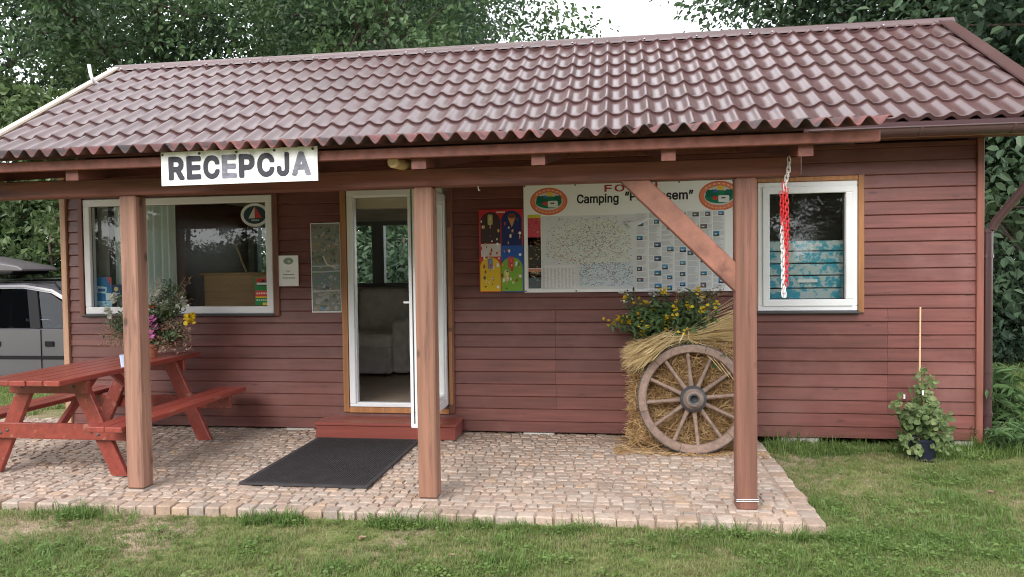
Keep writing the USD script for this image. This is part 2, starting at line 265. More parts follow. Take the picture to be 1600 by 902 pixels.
# lawn soil: worn turf, bare patches
L['turf'] = usdkit.material(stage, '/World/Looks/turf', {'g': ('geometry', {}), 'n': ('noise_texture', {'scale': 0.9, 'detail': 6.0, 'roughness': 0.65}), 'f': ('noise_texture', {'scale': 45.0, 'detail': 4.0}),
    'r': ('rgb_ramp', {'ramp': [(0.36, (0.130, 0.160, 0.052)), (0.52, (0.170, 0.175, 0.072)), (0.58, (0.25, 0.20, 0.13)), (0.68, (0.34, 0.265, 0.19))]}),
    'r2': ('rgb_ramp', {'ramp': [(0.3, (0.65, 0.65, 0.65)), (0.7, (1.25, 1.25, 1.25))]}), 'm': ('mix', {'mix_type': 'multiply', 'fac': 1.0}), 'b': ('bump', {'strength': 0.6, 'distance': 0.02}), 'p': ('principled_bsdf', {'roughness': 0.95, 'specular_ior_level': 0.1})},
    [('g.position', 'n.vector'), ('g.position', 'f.vector'), ('n.fac', 'r.fac'), ('f.fac', 'r2.fac'), ('r.color', 'm.color1'), ('r2.color', 'm.color2'), ('m.color', 'p.base_color'), ('f.fac', 'b.height'), ('b.normal', 'p.normal')], surface='p.BSDF')

# ================================================================== ground
def sheet():
    ax = np.unique(np.concatenate([np.linspace(-160, -14, 18), np.arange(-14, 9, .22), np.linspace(9, 160, 18)]))
    ay = np.unique(np.concatenate([np.linspace(-160, -5, 18), np.arange(-5, 10, .22), np.linspace(10, 160, 18)]))
    gx, gy = np.meshgrid(ax, ay, indexing='ij'); v = np.stack([gx, gy, ground_z(gx, gy)], -1).reshape(-1, 3)
    i, j = np.meshgrid(np.arange(len(ax)-1), np.arange(len(ay)-1), indexing='ij'); n = len(ay)
    q = np.stack([i*n+j, (i+1)*n+j, (i+1)*n+j+1, i*n+j+1], -1).reshape(-1, 4)
    return trimesh.Trimesh(v, np.vstack([q[:, [0, 1, 2]], q[:, [0, 2, 3]]]), process=False)
obj('lawn', sheet(), 'turf', smooth=True, kind='structure')

# ------------------------------------------------------------------ paving of granite setts
def front_edge(x): return -2.36 + 0.024*(x+3.3)
PX1 = 1.26
paving = obj('paving', extrude(Polygon([(-6.7, front_edge(-6.7)+.03), (PX1-.03, front_edge(PX1)+.03), (PX1-.02, -0.02), (PX1-.02, .3), (-6.7, .3)]), 0.10).apply_translation((0, 0, -0.1085)), 'sand_joint', kind='structure')
def sett(c4, top, depth=0.09):
    """a four-cornered stone with a worn, slightly domed top"""
    c4 = np.array(c4); m = c4.mean(0); a = c4+(m-c4)*0.03
    b = m+(c4-m)*0.80; r = rng.uniform(-.004, .004, 4)
    mid = (c4+np.roll(c4, -1, 0))/2; o8 = np.empty((8, 2)); o8[0::2] = m+(c4-m)*(0.955+rng.uniform(-.05, .02, (4, 1))); o8[1::2] = m+(mid-m)*(1.0+rng.uniform(-.03, .01, (4, 1)))
    i8 = m+(o8-m)*0.86
    v = np.vstack([np.c_[o8, np.full(8, top-depth)], np.c_[o8, np.full(8, top-.009)], np.c_[i8, top+rng.uniform(-.003, .003, 8)], [[*m, top+.002]]])
    k = np.arange(8); k1 = (k+1) % 8
    f = np.vstack([np.c_[k, k1, k1+8], np.c_[k, k1+8, k+8], np.c_[k+8, k1+8, k1+16], np.c_[k+8, k1+16, k+16], np.c_[k+16, k1+16, np.full(8, 24)]])
    return trimesh.Trimesh(v, f, process=False)
setts = []
y0 = front_edge(0)
def row(xa, xb, ya, yb, wmin, wmax, skew, top=0.0):
    x = xa - rng.uniform(0, wmax)
    prev = None
    while x < xb:
        w = rng.uniform(wmin, wmax); j = lambda s=.0045: rng.uniform(-s, s)
        xe = min(x+w, xb)
        if xe-x > .05:
            g = .0035
            p = np.array([(x+g+j(), ya+j()+g), (xe-g+j(), ya+j()+g), (xe-g+j(), yb+j()-g), (x+g+j(), yb+j()-g)])
            p[:, 1] += skew(p[:, 0])
            setts.append((p, top+rng.uniform(-.006, .006)))
        x += w
row(-6.6, PX1, -2.36, -2.235, .105, .15, lambda x: .024*(x+3.3), 0.004)
yy = -2.235
while yy < 0.26:
    h = rng.uniform(.070, .092); ph = rng.uniform(0, 6)
    row(-6.6, PX1-.13, yy, yy+h, .065, .115, lambda x, ph=ph, yy=yy: .024*(x+3.3)*max(0, 1-(yy+2.3)/2.2) + .008*np.sin(x*1.3+ph), 0.0)
    yy += h
y = -2.2
while y < 0.1:     # edging down the right side
    h = rng.uniform(.10, .15)
    p = np.array([(PX1-.125, y+.004), (PX1+rng.uniform(-.01, .015), y+.004), (PX1+rng.uniform(-.01, .015), y+h-.004), (PX1-.125, y+h-.004)]); setts.append((p, rng.uniform(-.004, .006))); y += h
def in_view(P):
    d = np.array([*P, 0.])-CC; z = d@CF; px = 800+FPX*(d@CR)/z; py = 451-FPX*(d@CU)/z
    return -20 < px < 1620 and py < 920
order = sorted(range(len(setts)), key=lambda i: (not in_view(setts[i][0].mean(0)), np.hypot(setts[i][0].mean(0)[0], setts[i][0].mean(0)[1]+DIST)))
rest = {g: [] for g in GRANITE}
wts = [.27, .15, .2, .10, .13, .07, .08]
for n, i in enumerate(order):
    p, top = setts[i]; g = GRANITE[rng.choice(7, p=wts)]; m = sett(p, top)
    if n < 300: obj('stone', m, g, paving, smooth=38)
    else: rest[g].append(m)
far_names = ['rose', 'dusk', 'pale', 'amber', 'ash', 'russet', 'cream']
# ONE joined part for the farther setts, each stone's own tone kept as a colour of the mesh
tones = {g: c for g, c in zip(GRANITE, [(0.445, 0.345, 0.285), (0.405, 0.31, 0.255), (0.465, 0.375, 0.315), (0.445, 0.325, 0.245), (0.405, 0.335, 0.29), (0.385, 0.285, 0.235), (0.47, 0.39, 0.335)])}
tones = {g: np.array(c)*np.array((.80, .775, .75)) for g, c in tones.items()}
ms, cs = [], []
for g in GRANITE:
    for m in rest[g]: ms.append(m); cs.append(np.tile(np.array(tones[g])*rng.uniform(.86, 1.14), (len(m.vertices), 1)))
L['granite_mixed'] = usdkit.material(stage, '/World/Looks/granite_mixed', {'a': ('attribute', {'attribute': 'paint'}), 'g': ('geometry', {}), 'n': ('noise_texture', {'scale': 38.0, 'detail': 5.0}), 'r': ('rgb_ramp', {'ramp': [(0.25, (.78, .78, .78)), (0.75, (1.2, 1.2, 1.2))]}),
    'dn': ('noise_texture', {'scale': 2.3, 'detail': 6.0, 'roughness': 0.65}), 'dr': ('map_range', {'from_min': 0.50, 'from_max': 0.8, 'clamp': True}), 'dm': ('mix', {'color2': (0.19, 0.15, 0.12)}),
    'm': ('mix', {'mix_type': 'multiply', 'fac': 1.0}), 'b': ('bump', {'strength': 0.4, 'distance': 0.004}), 'p': ('principled_bsdf', {'roughness': 0.8})},
    [('g.position', 'n.vector'), ('g.position', 'dn.vector'), ('dn.fac', 'dr.value'), ('dr.result', 'dm.fac'), ('n.fac', 'r.fac'), ('a.color', 'm.color1'), ('r.color', 'm.color2'), ('m.color', 'dm.color1'), ('dm.color', 'p.base_color'), ('n.fac', 'b.height'), ('b.normal', 'p.normal')], surface='p.BSDF')
obj('stones', ms, 'granite_mixed', paving, color=np.vstack(cs), kind='stuff')

# ================================================================== cabin
XL, XR, YB = -5.70, 3.13, 3.74
ZE, ZR, YR, YE = 2.769, 4.206, 1.87, -0.40
cabin = thing('cabin', 'long single-storey cabin of dark red-brown lapped boards with a brown metal tile roof', 'cabin')
OPEN = [(-5.46, -3.38, 1.16, 2.35), (-2.62, -1.61, 0.235, 2.37), (1.255, 2.115, 1.165, 2.325)]
def pieces(x0, x1, z0, z1, holes):
    """what is left of a rectangle once the openings are cut out, as rectangles"""
    xs = sorted({x0, x1, *[min(max(v, x0), x1) for h in holes for v in h[:2]]}); out = []
    for a, b in zip(xs[:-1], xs[1:]):
        if b-a < 1e-6: continue
        cut = sorted([(max(h[2], z0), min(h[3], z1)) for h in holes if h[0] < (a+b)/2 < h[1] and h[3] > z0 and h[2] < z1])
        z = z0
        for c, d in cut:
            if c-z > .004: out.append([a, b, z, c])
            z = max(z, d)
        if z1-z > .004: out.append([a, b, z, z1])
    out.sort(key=lambda r: (r[2], r[3], r[0])); merged = []
    for r in out:
        if merged and abs(merged[-1][1]-r[0]) < 1e-6 and merged[-1][2:] == r[2:]: merged[-1][1] = r[1]
        else: merged.append(r)
    return merged
core = [cbox(a, b, .004, .10, c, d, 0) for a, b, c, d in pieces(XL, XR, .02, 2.64, OPEN)]
wall = obj('wall', core, 'room_wall', cabin)
PITCH_B, E0 = 0.118, 1.187
def siding_board(x0, x1, z0, z1, e):
    """lapped board whose face leans out towards its lower edge e"""
    fy = lambda z: -0.009-0.012*(1-np.clip((z-e)/PITCH_B, 0, 1))
    zs = [z0]; 
    for z in (e+.006, e+PITCH_B-.008):
        if z0+.002 < z < z1-.002: zs.append(z)
    zs.append(z1)
    prof = []
    for z in zs:
        y = fy(z)
        if z < e+.003: y += .006
        if z > e+PITCH_B-.006: y += .005
        prof.append((y, z))
    prof = [(0.003, z0)] + prof + [(0.003, z1)]
    p = np.array(prof); n = len(p); xs = np.array([x0, x1])
    v = np.vstack([np.c_[np.full(n, x), p] for x in xs]); f = []
    for k in range(n):
        k1 = (k+1) % n; f += [(k, k1, n+k1), (k, n+k1, n+k)]
    for k in range(1, n-1): f += [(0, k+1, k), (n, n+k, n+k+1)]
    m = trimesh.Trimesh(v, np.array(f)[:, ::-1], process=False); return m
seams = {0: (-.58, 2.37), 1: (-.58, 2.37), 2: (-4.4, 2.37), 3: (-.58, 2.37), 4: (2.37,), 5: (2.37,)}
for k in range(-10, 13):
    e = E0+k*PITCH_B; z0, z1 = max(e, .025), min(e+PITCH_B, 2.64)
    for a, b, c, d in pieces(XL+.055, XR-.045, z0, z1, OPEN):
        cuts = [a]+[s for s in ((-.58, 2.37) if -9 < k < 0 else (-4.35,) if k % 5 == 2 else ()) if a+.15 < s < b-.15]+[b]
        for u, w in zip(cuts[:-1], cuts[1:]):
            obj('board', siding_board(u+.0012*(u > a), w-.0012*(w < b), c, d, e), 'siding', wall)
nails = []
for k in range(-10, 12):
    e = E0+k*PITCH_B
    for xn in (-5.60, -4.35, -3.22, -2.80, -1.47, -.58+.02, .55, 1.15, 2.37+.02, 2.37-.02, 3.03):
        z = e+.030
        if any(h[0]-.07 < xn < h[1]+.07 and h[2]-.03 < z < h[3]+.03 for h in OPEN): continue
        nails.append(T(trimesh.creation.cylinder(.0042, .004, sections=6), (xn+rng.uniform(-.008, .008), -.0185, z+rng.uniform(-.006, .006)), [(math.pi/2, (1, 0, 0))]))
obj('nails', nails, 'dark_metal', wall, kind='stuff')
obj('wall_side', [cbox(XL, XL+.1, .1, YB, .02, 2.64, 0)], 'siding', cabin)
obj('wall_side', [cbox(XR-.1, XR, .1, YB, .02, 2.64, 0)], 'siding', cabin)
BW, BW2, BW3 = (-4.15, -2.85, 1.32, 2.30), (-2.1, -.2, 1.0, 2.35), (-5.5, -4.4, 1.0, 2.35)
obj('wall_rear', [cbox(a, b, YB-.1, YB, c, d, 0) for a, b, c, d in pieces(XL+.1, XR-.1, .02, 2.64, [BW, BW2, BW3])], 'room_wall', cabin)
for x in (XL+.1, XR-.1):    # gable triangles
    obj('gable', extrude(Polygon([(0.02, 2.64), (YB-.02, 2.64), (YR, 4.08)]), .08).apply_transform(np.array([[0, 0, 1, x-(.1 if x < 0 else -.02)], [1, 0, 0, 0], [0, 1, 0, 0], [0, 0, 0, 1.]])), 'siding', cabin)
obj('floor', cbox(XL+.1, XR-.1, .102, YB-.102, .17, .25, 0), 'room_floor', cabin)
obj('ceiling', cbox(XL+.1, XR-.1, .102, YB-.102, 2.56, 2.62, 0), 'ceiling', cabin)
obj('corner_trim', cbox(XL-.012, XL+.052, -.042, .02, .02, 2.655, .004), 'corner_pale', cabin, label='pale weathered corner board')
obj('corner_trim', cbox(XR-.042, XR+.014, -.042, .02, .0, 2.655, .004), 'corner_red', cabin)
for x0, x1 in ((1.47, 1.79), (2.93, 3.12), (-.9, -.6), (-3.3, -3.0)):
    obj('foundation_block', cbox(x0, x1, -.0, .25, -.12, .018, .008), 'concrete', cabin)
# roof: underlay with pressed tiles on it
SL = math.hypot(YR-YE, ZR-ZE); UD = np.array([0, (YR-YE)/SL, (ZR-ZE)/SL]); UN = np.array([0, -UD[2], UD[1]])
RX0, RX1 = -6.36, 3.55
def roof_pt(x, v, h): return np.stack([np.broadcast_to(x, np.shape(v)).astype(float), YE+UD[1]*v+UN[1]*h, ZE+UD[2]*v+UN[2]*h], -1)
def slab(x0, x1, v0, v1, h0, h1, mirror=False):
    p = np.array([roof_pt(x, v, h) for x in (x0, x1) for v in (v0, v1) for h in (h0, h1)])
    if mirror: p[:, 1] = 2*YR-p[:, 1]
    return trimesh.convex.convex_hull(p)
roof = obj('roof', slab(RX0+.01, RX1+.01, .03, SL-.01, -.075, -.03), 'rafter_wood', cabin)
obj('roof_rear', slab(RX0, RX1, 0, SL-.005, -.06, .02, True), 'roof_metal', cabin)
TW, TL = .187, .3665
nu = 12; uu = np.linspace(-.5, .5, nu+1)
def wave(u): return 0.033*np.exp(-(np.abs(u)/.205)**2.0) + 0.004*np.cos(2*np.pi*u)
def tile(xc, r, x0, x1, vend):
    """one pressed tile: a step at its lower edge, a rounded crown down its middle"""
    us = uu[(xc+uu*TW >= x0-1e-6) & (xc+uu*TW <= x1+1e-6)]; w = wave(us); xs = xc+us*TW; v0 = r*TL
    rows = [(v0+.003, -.020, 0), (v0, .020, 1), (v0+.012, .0255, 1), (v0+.10, .0205, 1), (min(v0+.24, vend), .0100, 1), (min(v0+TL+.004, vend), -.002, 1)]
    pts = np.array([roof_pt(xs, np.full(len(xs), v-.004*w/.04), h+w) for v, h, _ in rows]).reshape(-1, 3); n = len(us)
    i, j = np.meshgrid(np.arange(len(rows)-1), np.arange(n-1), indexing='ij')
    q = np.stack([i*n+j, i*n+j+1, (i+1)*n+j+1, (i+1)*n+j], -1).reshape(-1, 4)
    return trimesh.Trimesh(pts, np.vstack([q[:, [0, 1, 2]], q[:, [0, 2, 3]]]), process=False)
tiles = []
for r in range(8):
    for k in range(-33, 24):
        xc = -.46+TW*k
        if xc+TW/2 > RX0+.02 and xc-TW/2 < RX1-.02:
            m = tile(xc, r, RX0, RX1, SL-.05)
            if len(m.vertices) > 20: tiles.append((np.linalg.norm(roof_pt(xc, r*TL+.18, 0)-CC), m))
tiles.sort(key=lambda t: t[0])
for d, m in tiles[:300]: obj('roof_tile', m, 'roof_metal', roof, smooth=50)
obj('roof_tiles', [m for d, m in tiles[300:]], 'roof_metal', roof, smooth=50, kind='stuff')
scr = []
for r in (0, 1, 3, 5, 7):
    for k in range(-32, 22, 3): p = roof_pt(-.46+TW*(k+.5), r*TL+.035, .018); M_ = trimesh.creation.cylinder(.008, .008, sections=7); M_.apply_transform(trimesh.geometry.align_vectors([0, 0, 1], UN)); M_.apply_translation(p); scr.append(M_)
obj('screws', scr, 'roof_metal', roof, kind='stuff')
xr = np.linspace(RX0-.05, RX1+.10, 6)
for a, b in zip(xr[:-1], xr[1:]):
    arc = np.linspace(-.15, np.pi+.15, 9); ro = []
    prof = [(-.115, -.052), (-.085, -.03)]+[(-.062*np.cos(t), .012+.036*np.sin(t)) for t in arc]+[(.085, -.03), (.115, -.052)]
    for x, sc in ((a, 1.0), (b+.03, 1.05)): ro.append([(x, YR+p*sc, ZR+.026+q*sc) for p, q in prof])
    v = np.array(ro).reshape(-1, 3); n = len(prof); f = []
    for k in range(n-1): f += [(k, n+k, n+k+1), (k, n+k+1, k+1)]
    rc = obj('ridge_cap', trimesh.Trimesh(v, f, process=False), 'roof_metal', cabin, smooth=50)
    for x in np.linspace(a+.12, b-.12, 4): obj('screw', T(lathe([(0, 0), (.011, 0), (.011, .008), (.005, .014), (0, .014)], 8), (x, YR-.092, ZR+.002)), 'steel', rc)
for k, (x0, x1, mt) in enumerate(((RX0-.07, RX0+.012, 'barge_cream'), (RX1-.005, RX1+.105, 'roof_metal'))):
    obj('barge_board', [slab(x0, x1, -.06, SL+.02, .038, .062), slab(x0 if k == 0 else x1-.02, x0+.02 if k == 0 else x1, -.06, SL+.01, -.12, .0375)], mt, cabin, label=('cream ' if k == 0 else 'brown ')+'trim along the roof edge')
obj('barge_strip', slab(RX1-.034, RX1-.007, .0, SL-.05, .046, .066), 'roof_metal', cabin)
obj('eave_flashing', [slab(1.57, RX1+.14, -.012, .045, -.028, -.021), cbox(1.57, RX1+.14, YE-.030, YE-.022, ZE-.085, ZE-.022, 0)], 'gutter_metal', cabin)
obj('soffit', cbox(XL-.5, RX1+.1, YE+.04, -.03, 2.66, 2.675, 0), 'trim_brown', cabin)
obj('drip_strip', cbox(1.30, RX1+.14, YE+.036, YE+.062, 2.632, 2.648, .002), 'barge_cream', cabin)
obj('soffit_fascia', cbox(1.57, RX1+.1, YE+.005, YE+.035, 2.63, 2.75, 0), 'trim_brown', cabin)
ga = np.linspace(np.pi, 2*np.pi, 13)
def half_pipe(x0, x1, yc, zc, r, t=.004):
    pr = [(yc+r*np.cos(a), zc+r*np.sin(a)) for a in ga]+[(yc+(r-t)*np.cos(a), zc+(r-t)*np.sin(a)) for a in ga[::-1]]
    n = len(pr); v = np.vstack([np.c_[np.full(n, x), pr] for x in (x0, x1)]); f = []
    for k in range(n):
        k1 = (k+1) % n; f += [(k, k1, n+k1), (k, n+k1, n+k)]
    for k in range(12): f += [(k, n-1-k, k+1), (k+1, n-1-k, n-2-k)]
    return trimesh.Trimesh(v, f, process=False)
gut = obj('gutter', [half_pipe(1.57, RX1+.18, YE-.095, ZE-.090, .062), tube([(1.57, YE-.157, ZE-.088), (RX1+.18, YE-.157, ZE-.088)], .008, 8)], 'gutter_metal', cabin, smooth=40)
for x in (1.75, 2.44, 3.13): obj('bracket', half_pipe(x-.012, x+.012, YE-.095, ZE-.088, .069, .006), 'gutter_metal', gut)
dp = at(1545, 352, -.06)
obj('downpipe', [tube([(RX1+.10, YE-.095, ZE-.15), (RX1+.085, YE-.10, ZE-.22), (RX1-.10, -.26, 2.33), (dp[0]+.055, -.06, 1.93), (dp[0]+.03, -.05, 1.86)], .036, 12)], 'gutter_metal', cabin, smooth=40, label='slanting upper length of the downpipe')
dl = obj('downpipe', [tube([(XR+.052, -.03, 1.86), (XR+.052, -.03, .03)], .034, 12)], 'gutter_metal', cabin, smooth=40)
for z in (1.84, 1.62, .62, .25): obj('pipe_clip', tube([(XR+.052, -.03, z), (XR+.052, -.03, z+.03)], .040, 12), 'gutter_metal', dl)

# windows
def window(x0, x1, z0, z1, w_frame, w_sash, yf=-.030):
    fr = obj('window', ring(x0, x1, z0, z1, w_frame, w_frame, w_frame, w_frame, yf, .06, .006), 'white_plastic', cabin)
    a = w_frame-.004
    if w_sash: obj('sash', ring(x0+a, x1-a, z0+a, z1-a, w_sash, w_sash, w_sash, w_sash, yf-.012, .045, .006), 'white_plastic', fr)
    g = w_frame+w_sash-.012
    obj('pane', cbox(x0+g, x1-g, .012, .016, z0+g, z1-g, 0), 'glass', fr)
    obj('gasket', ring(x0+g+.004, x1-g-.004, z0+g+.004, z1-g-.004, .010, .010, .010, .010, .004, .011, 0), 'car_black', fr)
    obj('sill', cbox(x0-.01, x1+.01, -.065, -.004, z0-.022, z0-.002, .003), 'dark_metal', fr)
    return fr
wl = window(-5.455, -3.385, 1.165, 2.345, .072, .0)
wr = window(1.258, 2.112, 1.168, 2.322, .045, .062)
for x0, x1, z0, z1, mt in ((-5.515, -5.458, 1.14, 2.36, 'trim_brown'), (-3.382, -3.325, 1.14, 2.36, 'trim_brown'), (2.115, 2.165, 1.15, 2.37, 'orange_pine'), (1.255, 2.112, 2.325, 2.365, 'orange_pine'), (1.20, 1.253, 1.15, 2.37, 'orange_pine'), (-2.675, -2.618, .19, 2.39, 'orange_pine'), (-1.612, -1.555, .19, 2.39, 'trim_brown'), (-2.617, -1.613, .185, .238, 'orange_pine')):
    obj('opening_trim', cbox(x0, x1, -.040, -.002, z0, z1, .004), mt, cabin)
obj('opening_trim', cbox(-1.606, -1.568, -.047, -.0405, 1.02, 1.98, .002), 'orange_pine', cabin, label='bright pine batten beside the door')
obj('opening_trim', cbox(-1.606, -1.572, -.047, -.0405, .28, .985, .002), 'orange_pine', cabin, label='lower pine batten beside the door')
fr = obj('rear_window', [ring(*BW, .06, .06, .06, .06, YB-.12, YB+.01), cbox(-3.62, -3.44, YB-.115, YB, BW[2]+.06, BW[3]-.06)], 'grey_plastic', cabin)
for B_ in (BW2, BW3):
    f2 = obj('rear_window', ring(*B_, .06, .06, .06, .06, YB-.12, YB+.01), 'grey_plastic', cabin); obj('pane', cbox(B_[0]+.05, B_[1]-.05, YB-.05, YB-.046, B_[2]+.05, B_[3]-.05, 0), 'glass', f2)
obj('pane', cbox(BW[0]+.05, BW[1]-.05, YB-.05, YB-.046, BW[2]+.05, BW[3]-.05, 0), 'glass', fr)
# door
df = obj('door_frame', [ring(-2.612, -1.655, .242, 2.362, .062, .05, .03, .06, -.034, .055, .006), ring(-2.558, -1.70, .265, 2.31, .018, .018, .018, .018, -.010, .045, .003)], 'white_plastic', cabin)
obj('strike_plate', cbox(-2.561, -2.549, -.028, -.020, 1.02, 1.45, .001), 'dark_metal', df)
obj('shutter_box', cbox(-2.57, -1.68, .062, .20, 2.19, 2.36, .006), 'beige_box', cabin)
dw, da = .955, math.radians(1.0)
def leafspace(m):    # local: u along the leaf, y thickness, z; hinge at u = 0
    R4 = trimesh.transformations.rotation_matrix(-math.pi/2-da, (0, 0, 1)); m.apply_transform(R4); m.apply_translation((-1.662, -.045, 0)); return m
door = obj('door', leafspace(trimesh.util.concatenate([ring(0, dw, .262, 2.30, .105, .105, .13, .105, -.035, .035, .006), ring(.02, dw-.02, .28, 2.28, .06, .06, .06, .06, .0355, .048, .003)])), 'white_plastic', cabin)
obj('pane', leafspace(cbox(.095, dw-.095, -.006, .006, .385, 2.20, 0)), 'glass', door)
obj('handle', leafspace(trimesh.util.concatenate([cbox(dw-.075, dw-.045, -.043, -.0355, 1.17, 1.40, .003), tube([(dw-.06, -.043, 1.31), (dw-.06, -.085, 1.31), (dw-.075, -.098, 1.31), (dw-.185, -.10, 1.305)], .010, 8)])), 'white_plastic', door)
obj('edge_seal', leafspace(cbox(dw+.0005, dw+.004, -.006, .004, .30, 2.27, 0)), 'dark_metal', door)
for z in (.52, 1.30, 2.05): obj('hinge', tube([(-1.635, -.062, z-.055), (-1.635, -.062, z+.055)], .012, 10), 'white_plastic', door)

# ================================================================== porch
porch = thing('porch', 'open porch of squared timber posts under a red corrugated roof along the cabin front', 'porch')
def shaped_post(x, base):
    m = cbox(x, x+.13, -2.05, -1.92, base, 2.147, .010); m = m.subdivide().subdivide(); return m
for x in (-5.78, -3.552, -1.362, .752): obj('post', shaped_post(x, .018 if x != .752 else .010), 'post_wood_pale' if x < -3 else 'post_wood_red' if x > 0 else 'post_wood', porch)
for x in (-3.552, -1.362, .752): obj('footing_stone', cbox(x-.008, x+.138, -2.062, -1.905, -.03, .014, .008), 'granite_ash', porch)
def ring_tube(cx, cy, z, a, r): 
    th = np.linspace(0, 2*np.pi, 5)[:4]; c = [(cx-a, cy-a, z), (cx+a, cy-a, z+.004), (cx+a, cy+a, z), (cx-a, cy+a, z), (cx-a, cy-a, z)]
    return tube(c, r, 6)
obj('wire_band', [ring_tube(.817, -1.985, .068, .067, .0045), ring_tube(.817, -1.985, .079, .067, .004)], 'steel', porch)
obj('beam', cbox(-6.3, 1.155, -2.055, -1.915, 2.148, 2.272, .008), 'beam_wood', porch)
a0, a1 = np.array([.0, -1.985, 2.27]), np.array([.84, -1.985, 1.425])
br = bar(a0, a1, .135, .11, up=(0, -1, 0), c=.006)
def clip(m, p, n): return trimesh.intersections.slice_mesh_plane(m, n, p, cap=True, engine='earcut') if hasattr(trimesh.intersections, 'slice_mesh_plane') else m
br = clip(clip(br, (0, 0, 2.147), (0, 0, -1)), (.751, 0, 0), (-1, 0, 0))
obj('brace', br, 'brace_wood', porch)
SLP = .168
for x in (-5.40, -4.58, -3.76, -2.94, -2.12, -1.30, -.525, .275, 1.075):
    y0r, y1r = -2.30, -.06
    zb = lambda y: 2.274+SLP*(y+2.055)
    p = np.array([(x+dx, y, zb(y)+dz) for dx in (0, .085 if x > -1 else .095) for y in (y0r, y1r) for dz in (0, .10)])
    obj('rafter', trimesh.convex.convex_hull(p), 'rafter_wood', porch)
obj('fascia', cbox(-6.3, 1.52, -2.345, -2.303, 2.300, 2.366, .004), 'rafter_wood', porch)
for y in (-1.5, -.75): obj('batten', cbox(-6.3, 1.5, y-.03, y+.03, 2.376+SLP*(y+2.055), 2.402+SLP*(y+2.055), 0), 'rafter_wood', porch)
obj('wall_plate', cbox(-6.3, 1.3, -.056, -.026, 2.60, 2.72, .004), 'rafter_wood', porch)
PC, AMP = .1135, .0255
def corr(x0, x1, lift):
    n = int(round((x1-x0)/PC*12))+1; xs = np.linspace(x0, x1, n); rows = []
    for y in (-2.475, -2.3, -.30):
        for h in (0,): rows.append(np.c_[xs, np.full(n, y), 2.402+SLP*(y+2.475)+lift+AMP*np.cos(2*np.pi*(xs+1.99)/PC)])
    top = np.vstack(rows); bot = top-[0, 0, .006]; v = np.vstack([top, bot]); o = 3*n; f = []
    i, j = np.meshgrid(np.arange(2), np.arange(n-1), indexing='ij'); q = np.stack([i*n+j, i*n+j+1, (i+1)*n+j+1, (i+1)*n+j], -1).reshape(-1, 4)
    f = [q[:, [0, 1, 2]], q[:, [0, 2, 3]], q[:, [0, 2, 1]]+o, q[:, [0, 3, 2]]+o]
    k = np.arange(n-1); f += [np.c_[k, k+o, k+1+o], np.c_[k, k+1+o, k+1]]
    e = np.array([0, n, 2*n]); 
    for c in (0, n-1):
        for a, b in ((e[0]+c, e[1]+c), (e[1]+c, e[2]+c)): f.append(np.array([(a, b, b+o), (a, b+o, a+o)]))
    return trimesh.Trimesh(v, np.vstack(f), process=False)
xs = np.arange(-6.3, 1.53, 8*PC)
for k, x in enumerate(xs):
    x1 = min(x+8*PC+.03, 1.545); obj('corrugated_sheet', corr(x, x1, .0035*(k % 2)), 'corrugated_red', porch, smooth=40)

# ================================================================== sign over the beam
def bold_text(s, x, y, z, h, width, depth, fat):
    m = meshkit.text_mesh(s, h, depth, True); up = m.face_normals[:, 2] > .9
    from shapely import union_all
    p = union_all([Polygon(t[:, :2]).buffer(1e-6) for t in m.triangles[up]]).buffer(h*fat, join_style=2).simplify(h*.004); b = p.bounds
    p = affinity.scale(affinity.translate(p, -b[0], -b[1]), width/(b[2]-b[0]), h/(b[3]-b[1]), origin=(0, 0))
    return flat(trimesh.util.concatenate([extrude(q, depth) for q in getattr(p, 'geoms', [p])]), x, y, z)
sg = thing('reception_sign', 'long white sign reading RECEPCJA in bold black capitals under the porch eave', 'sign')
s0, s1 = np.array(at(253, 272, -2.36)), np.array(at(497, 265, -2.36))
SX0, SX1, SZ0, SZ1 = s0[0], s1[0], 2.168, 2.392
tiltm = trimesh.transformations.rotation_matrix(math.radians(-0.25), (0, 1, 0), ((SX0+SX1)/2, 0, 2.28))
def sgm(m): m.apply_transform(tiltm); return m
obj('panel', sgm(cbox(SX0, SX1, -2.368, -2.358, SZ0, SZ1, .002)), 'sign_white', sg)
lx = SX0+.055; word = 'RECEPCJA'; wd = [.118, .108, .120, .108, .116, .124, .090, .136]; tot = SX1-SX0-.10; k = tot/(sum(wd)+7*.017)
for ch, w in zip(word, wd):
    obj('letter', sgm(bold_text(ch, lx, -2.3685, SZ0+.036, .155, w*k, .002, .045)), 'ink_faded' if (ch == 'A' or (ch == 'E' and lx > SX0+.35)) else 'ink_black', sg, label='worn, greyed letter' if (ch == 'A' or (ch == 'E' and lx > SX0+.35)) else None); lx += (w+.017)*k
for x in np.linspace(SX0+.014, SX1-.03, 5): obj('screw', sgm(T(lathe([(0, 0), (.009, 0), (.008, .004), (0, .005)], 10), (x, -2.3685, SZ1-.018), [(math.pi/2, (1, 0, 0))])), 'dark_metal', sg)

# ================================================================== banner, posters, notices
bn = thing('map_banner', 'wide white board with a tourist map, camping title and two oval emblems', 'board')
B0, B1, BZ0, BZ1 = -.865, 1.055, 1.352, 2.362
obj('panel', cbox(B0, B1, -.036, -.028, BZ0, BZ1, .001), 'sign_white', bn)
P = Print(-.036)
bx = lambda px: at(px, 370, -.036)[0]
bz = lambda py: at(980, py, -.036)[2]
r2 = np.random.default_rng(11)
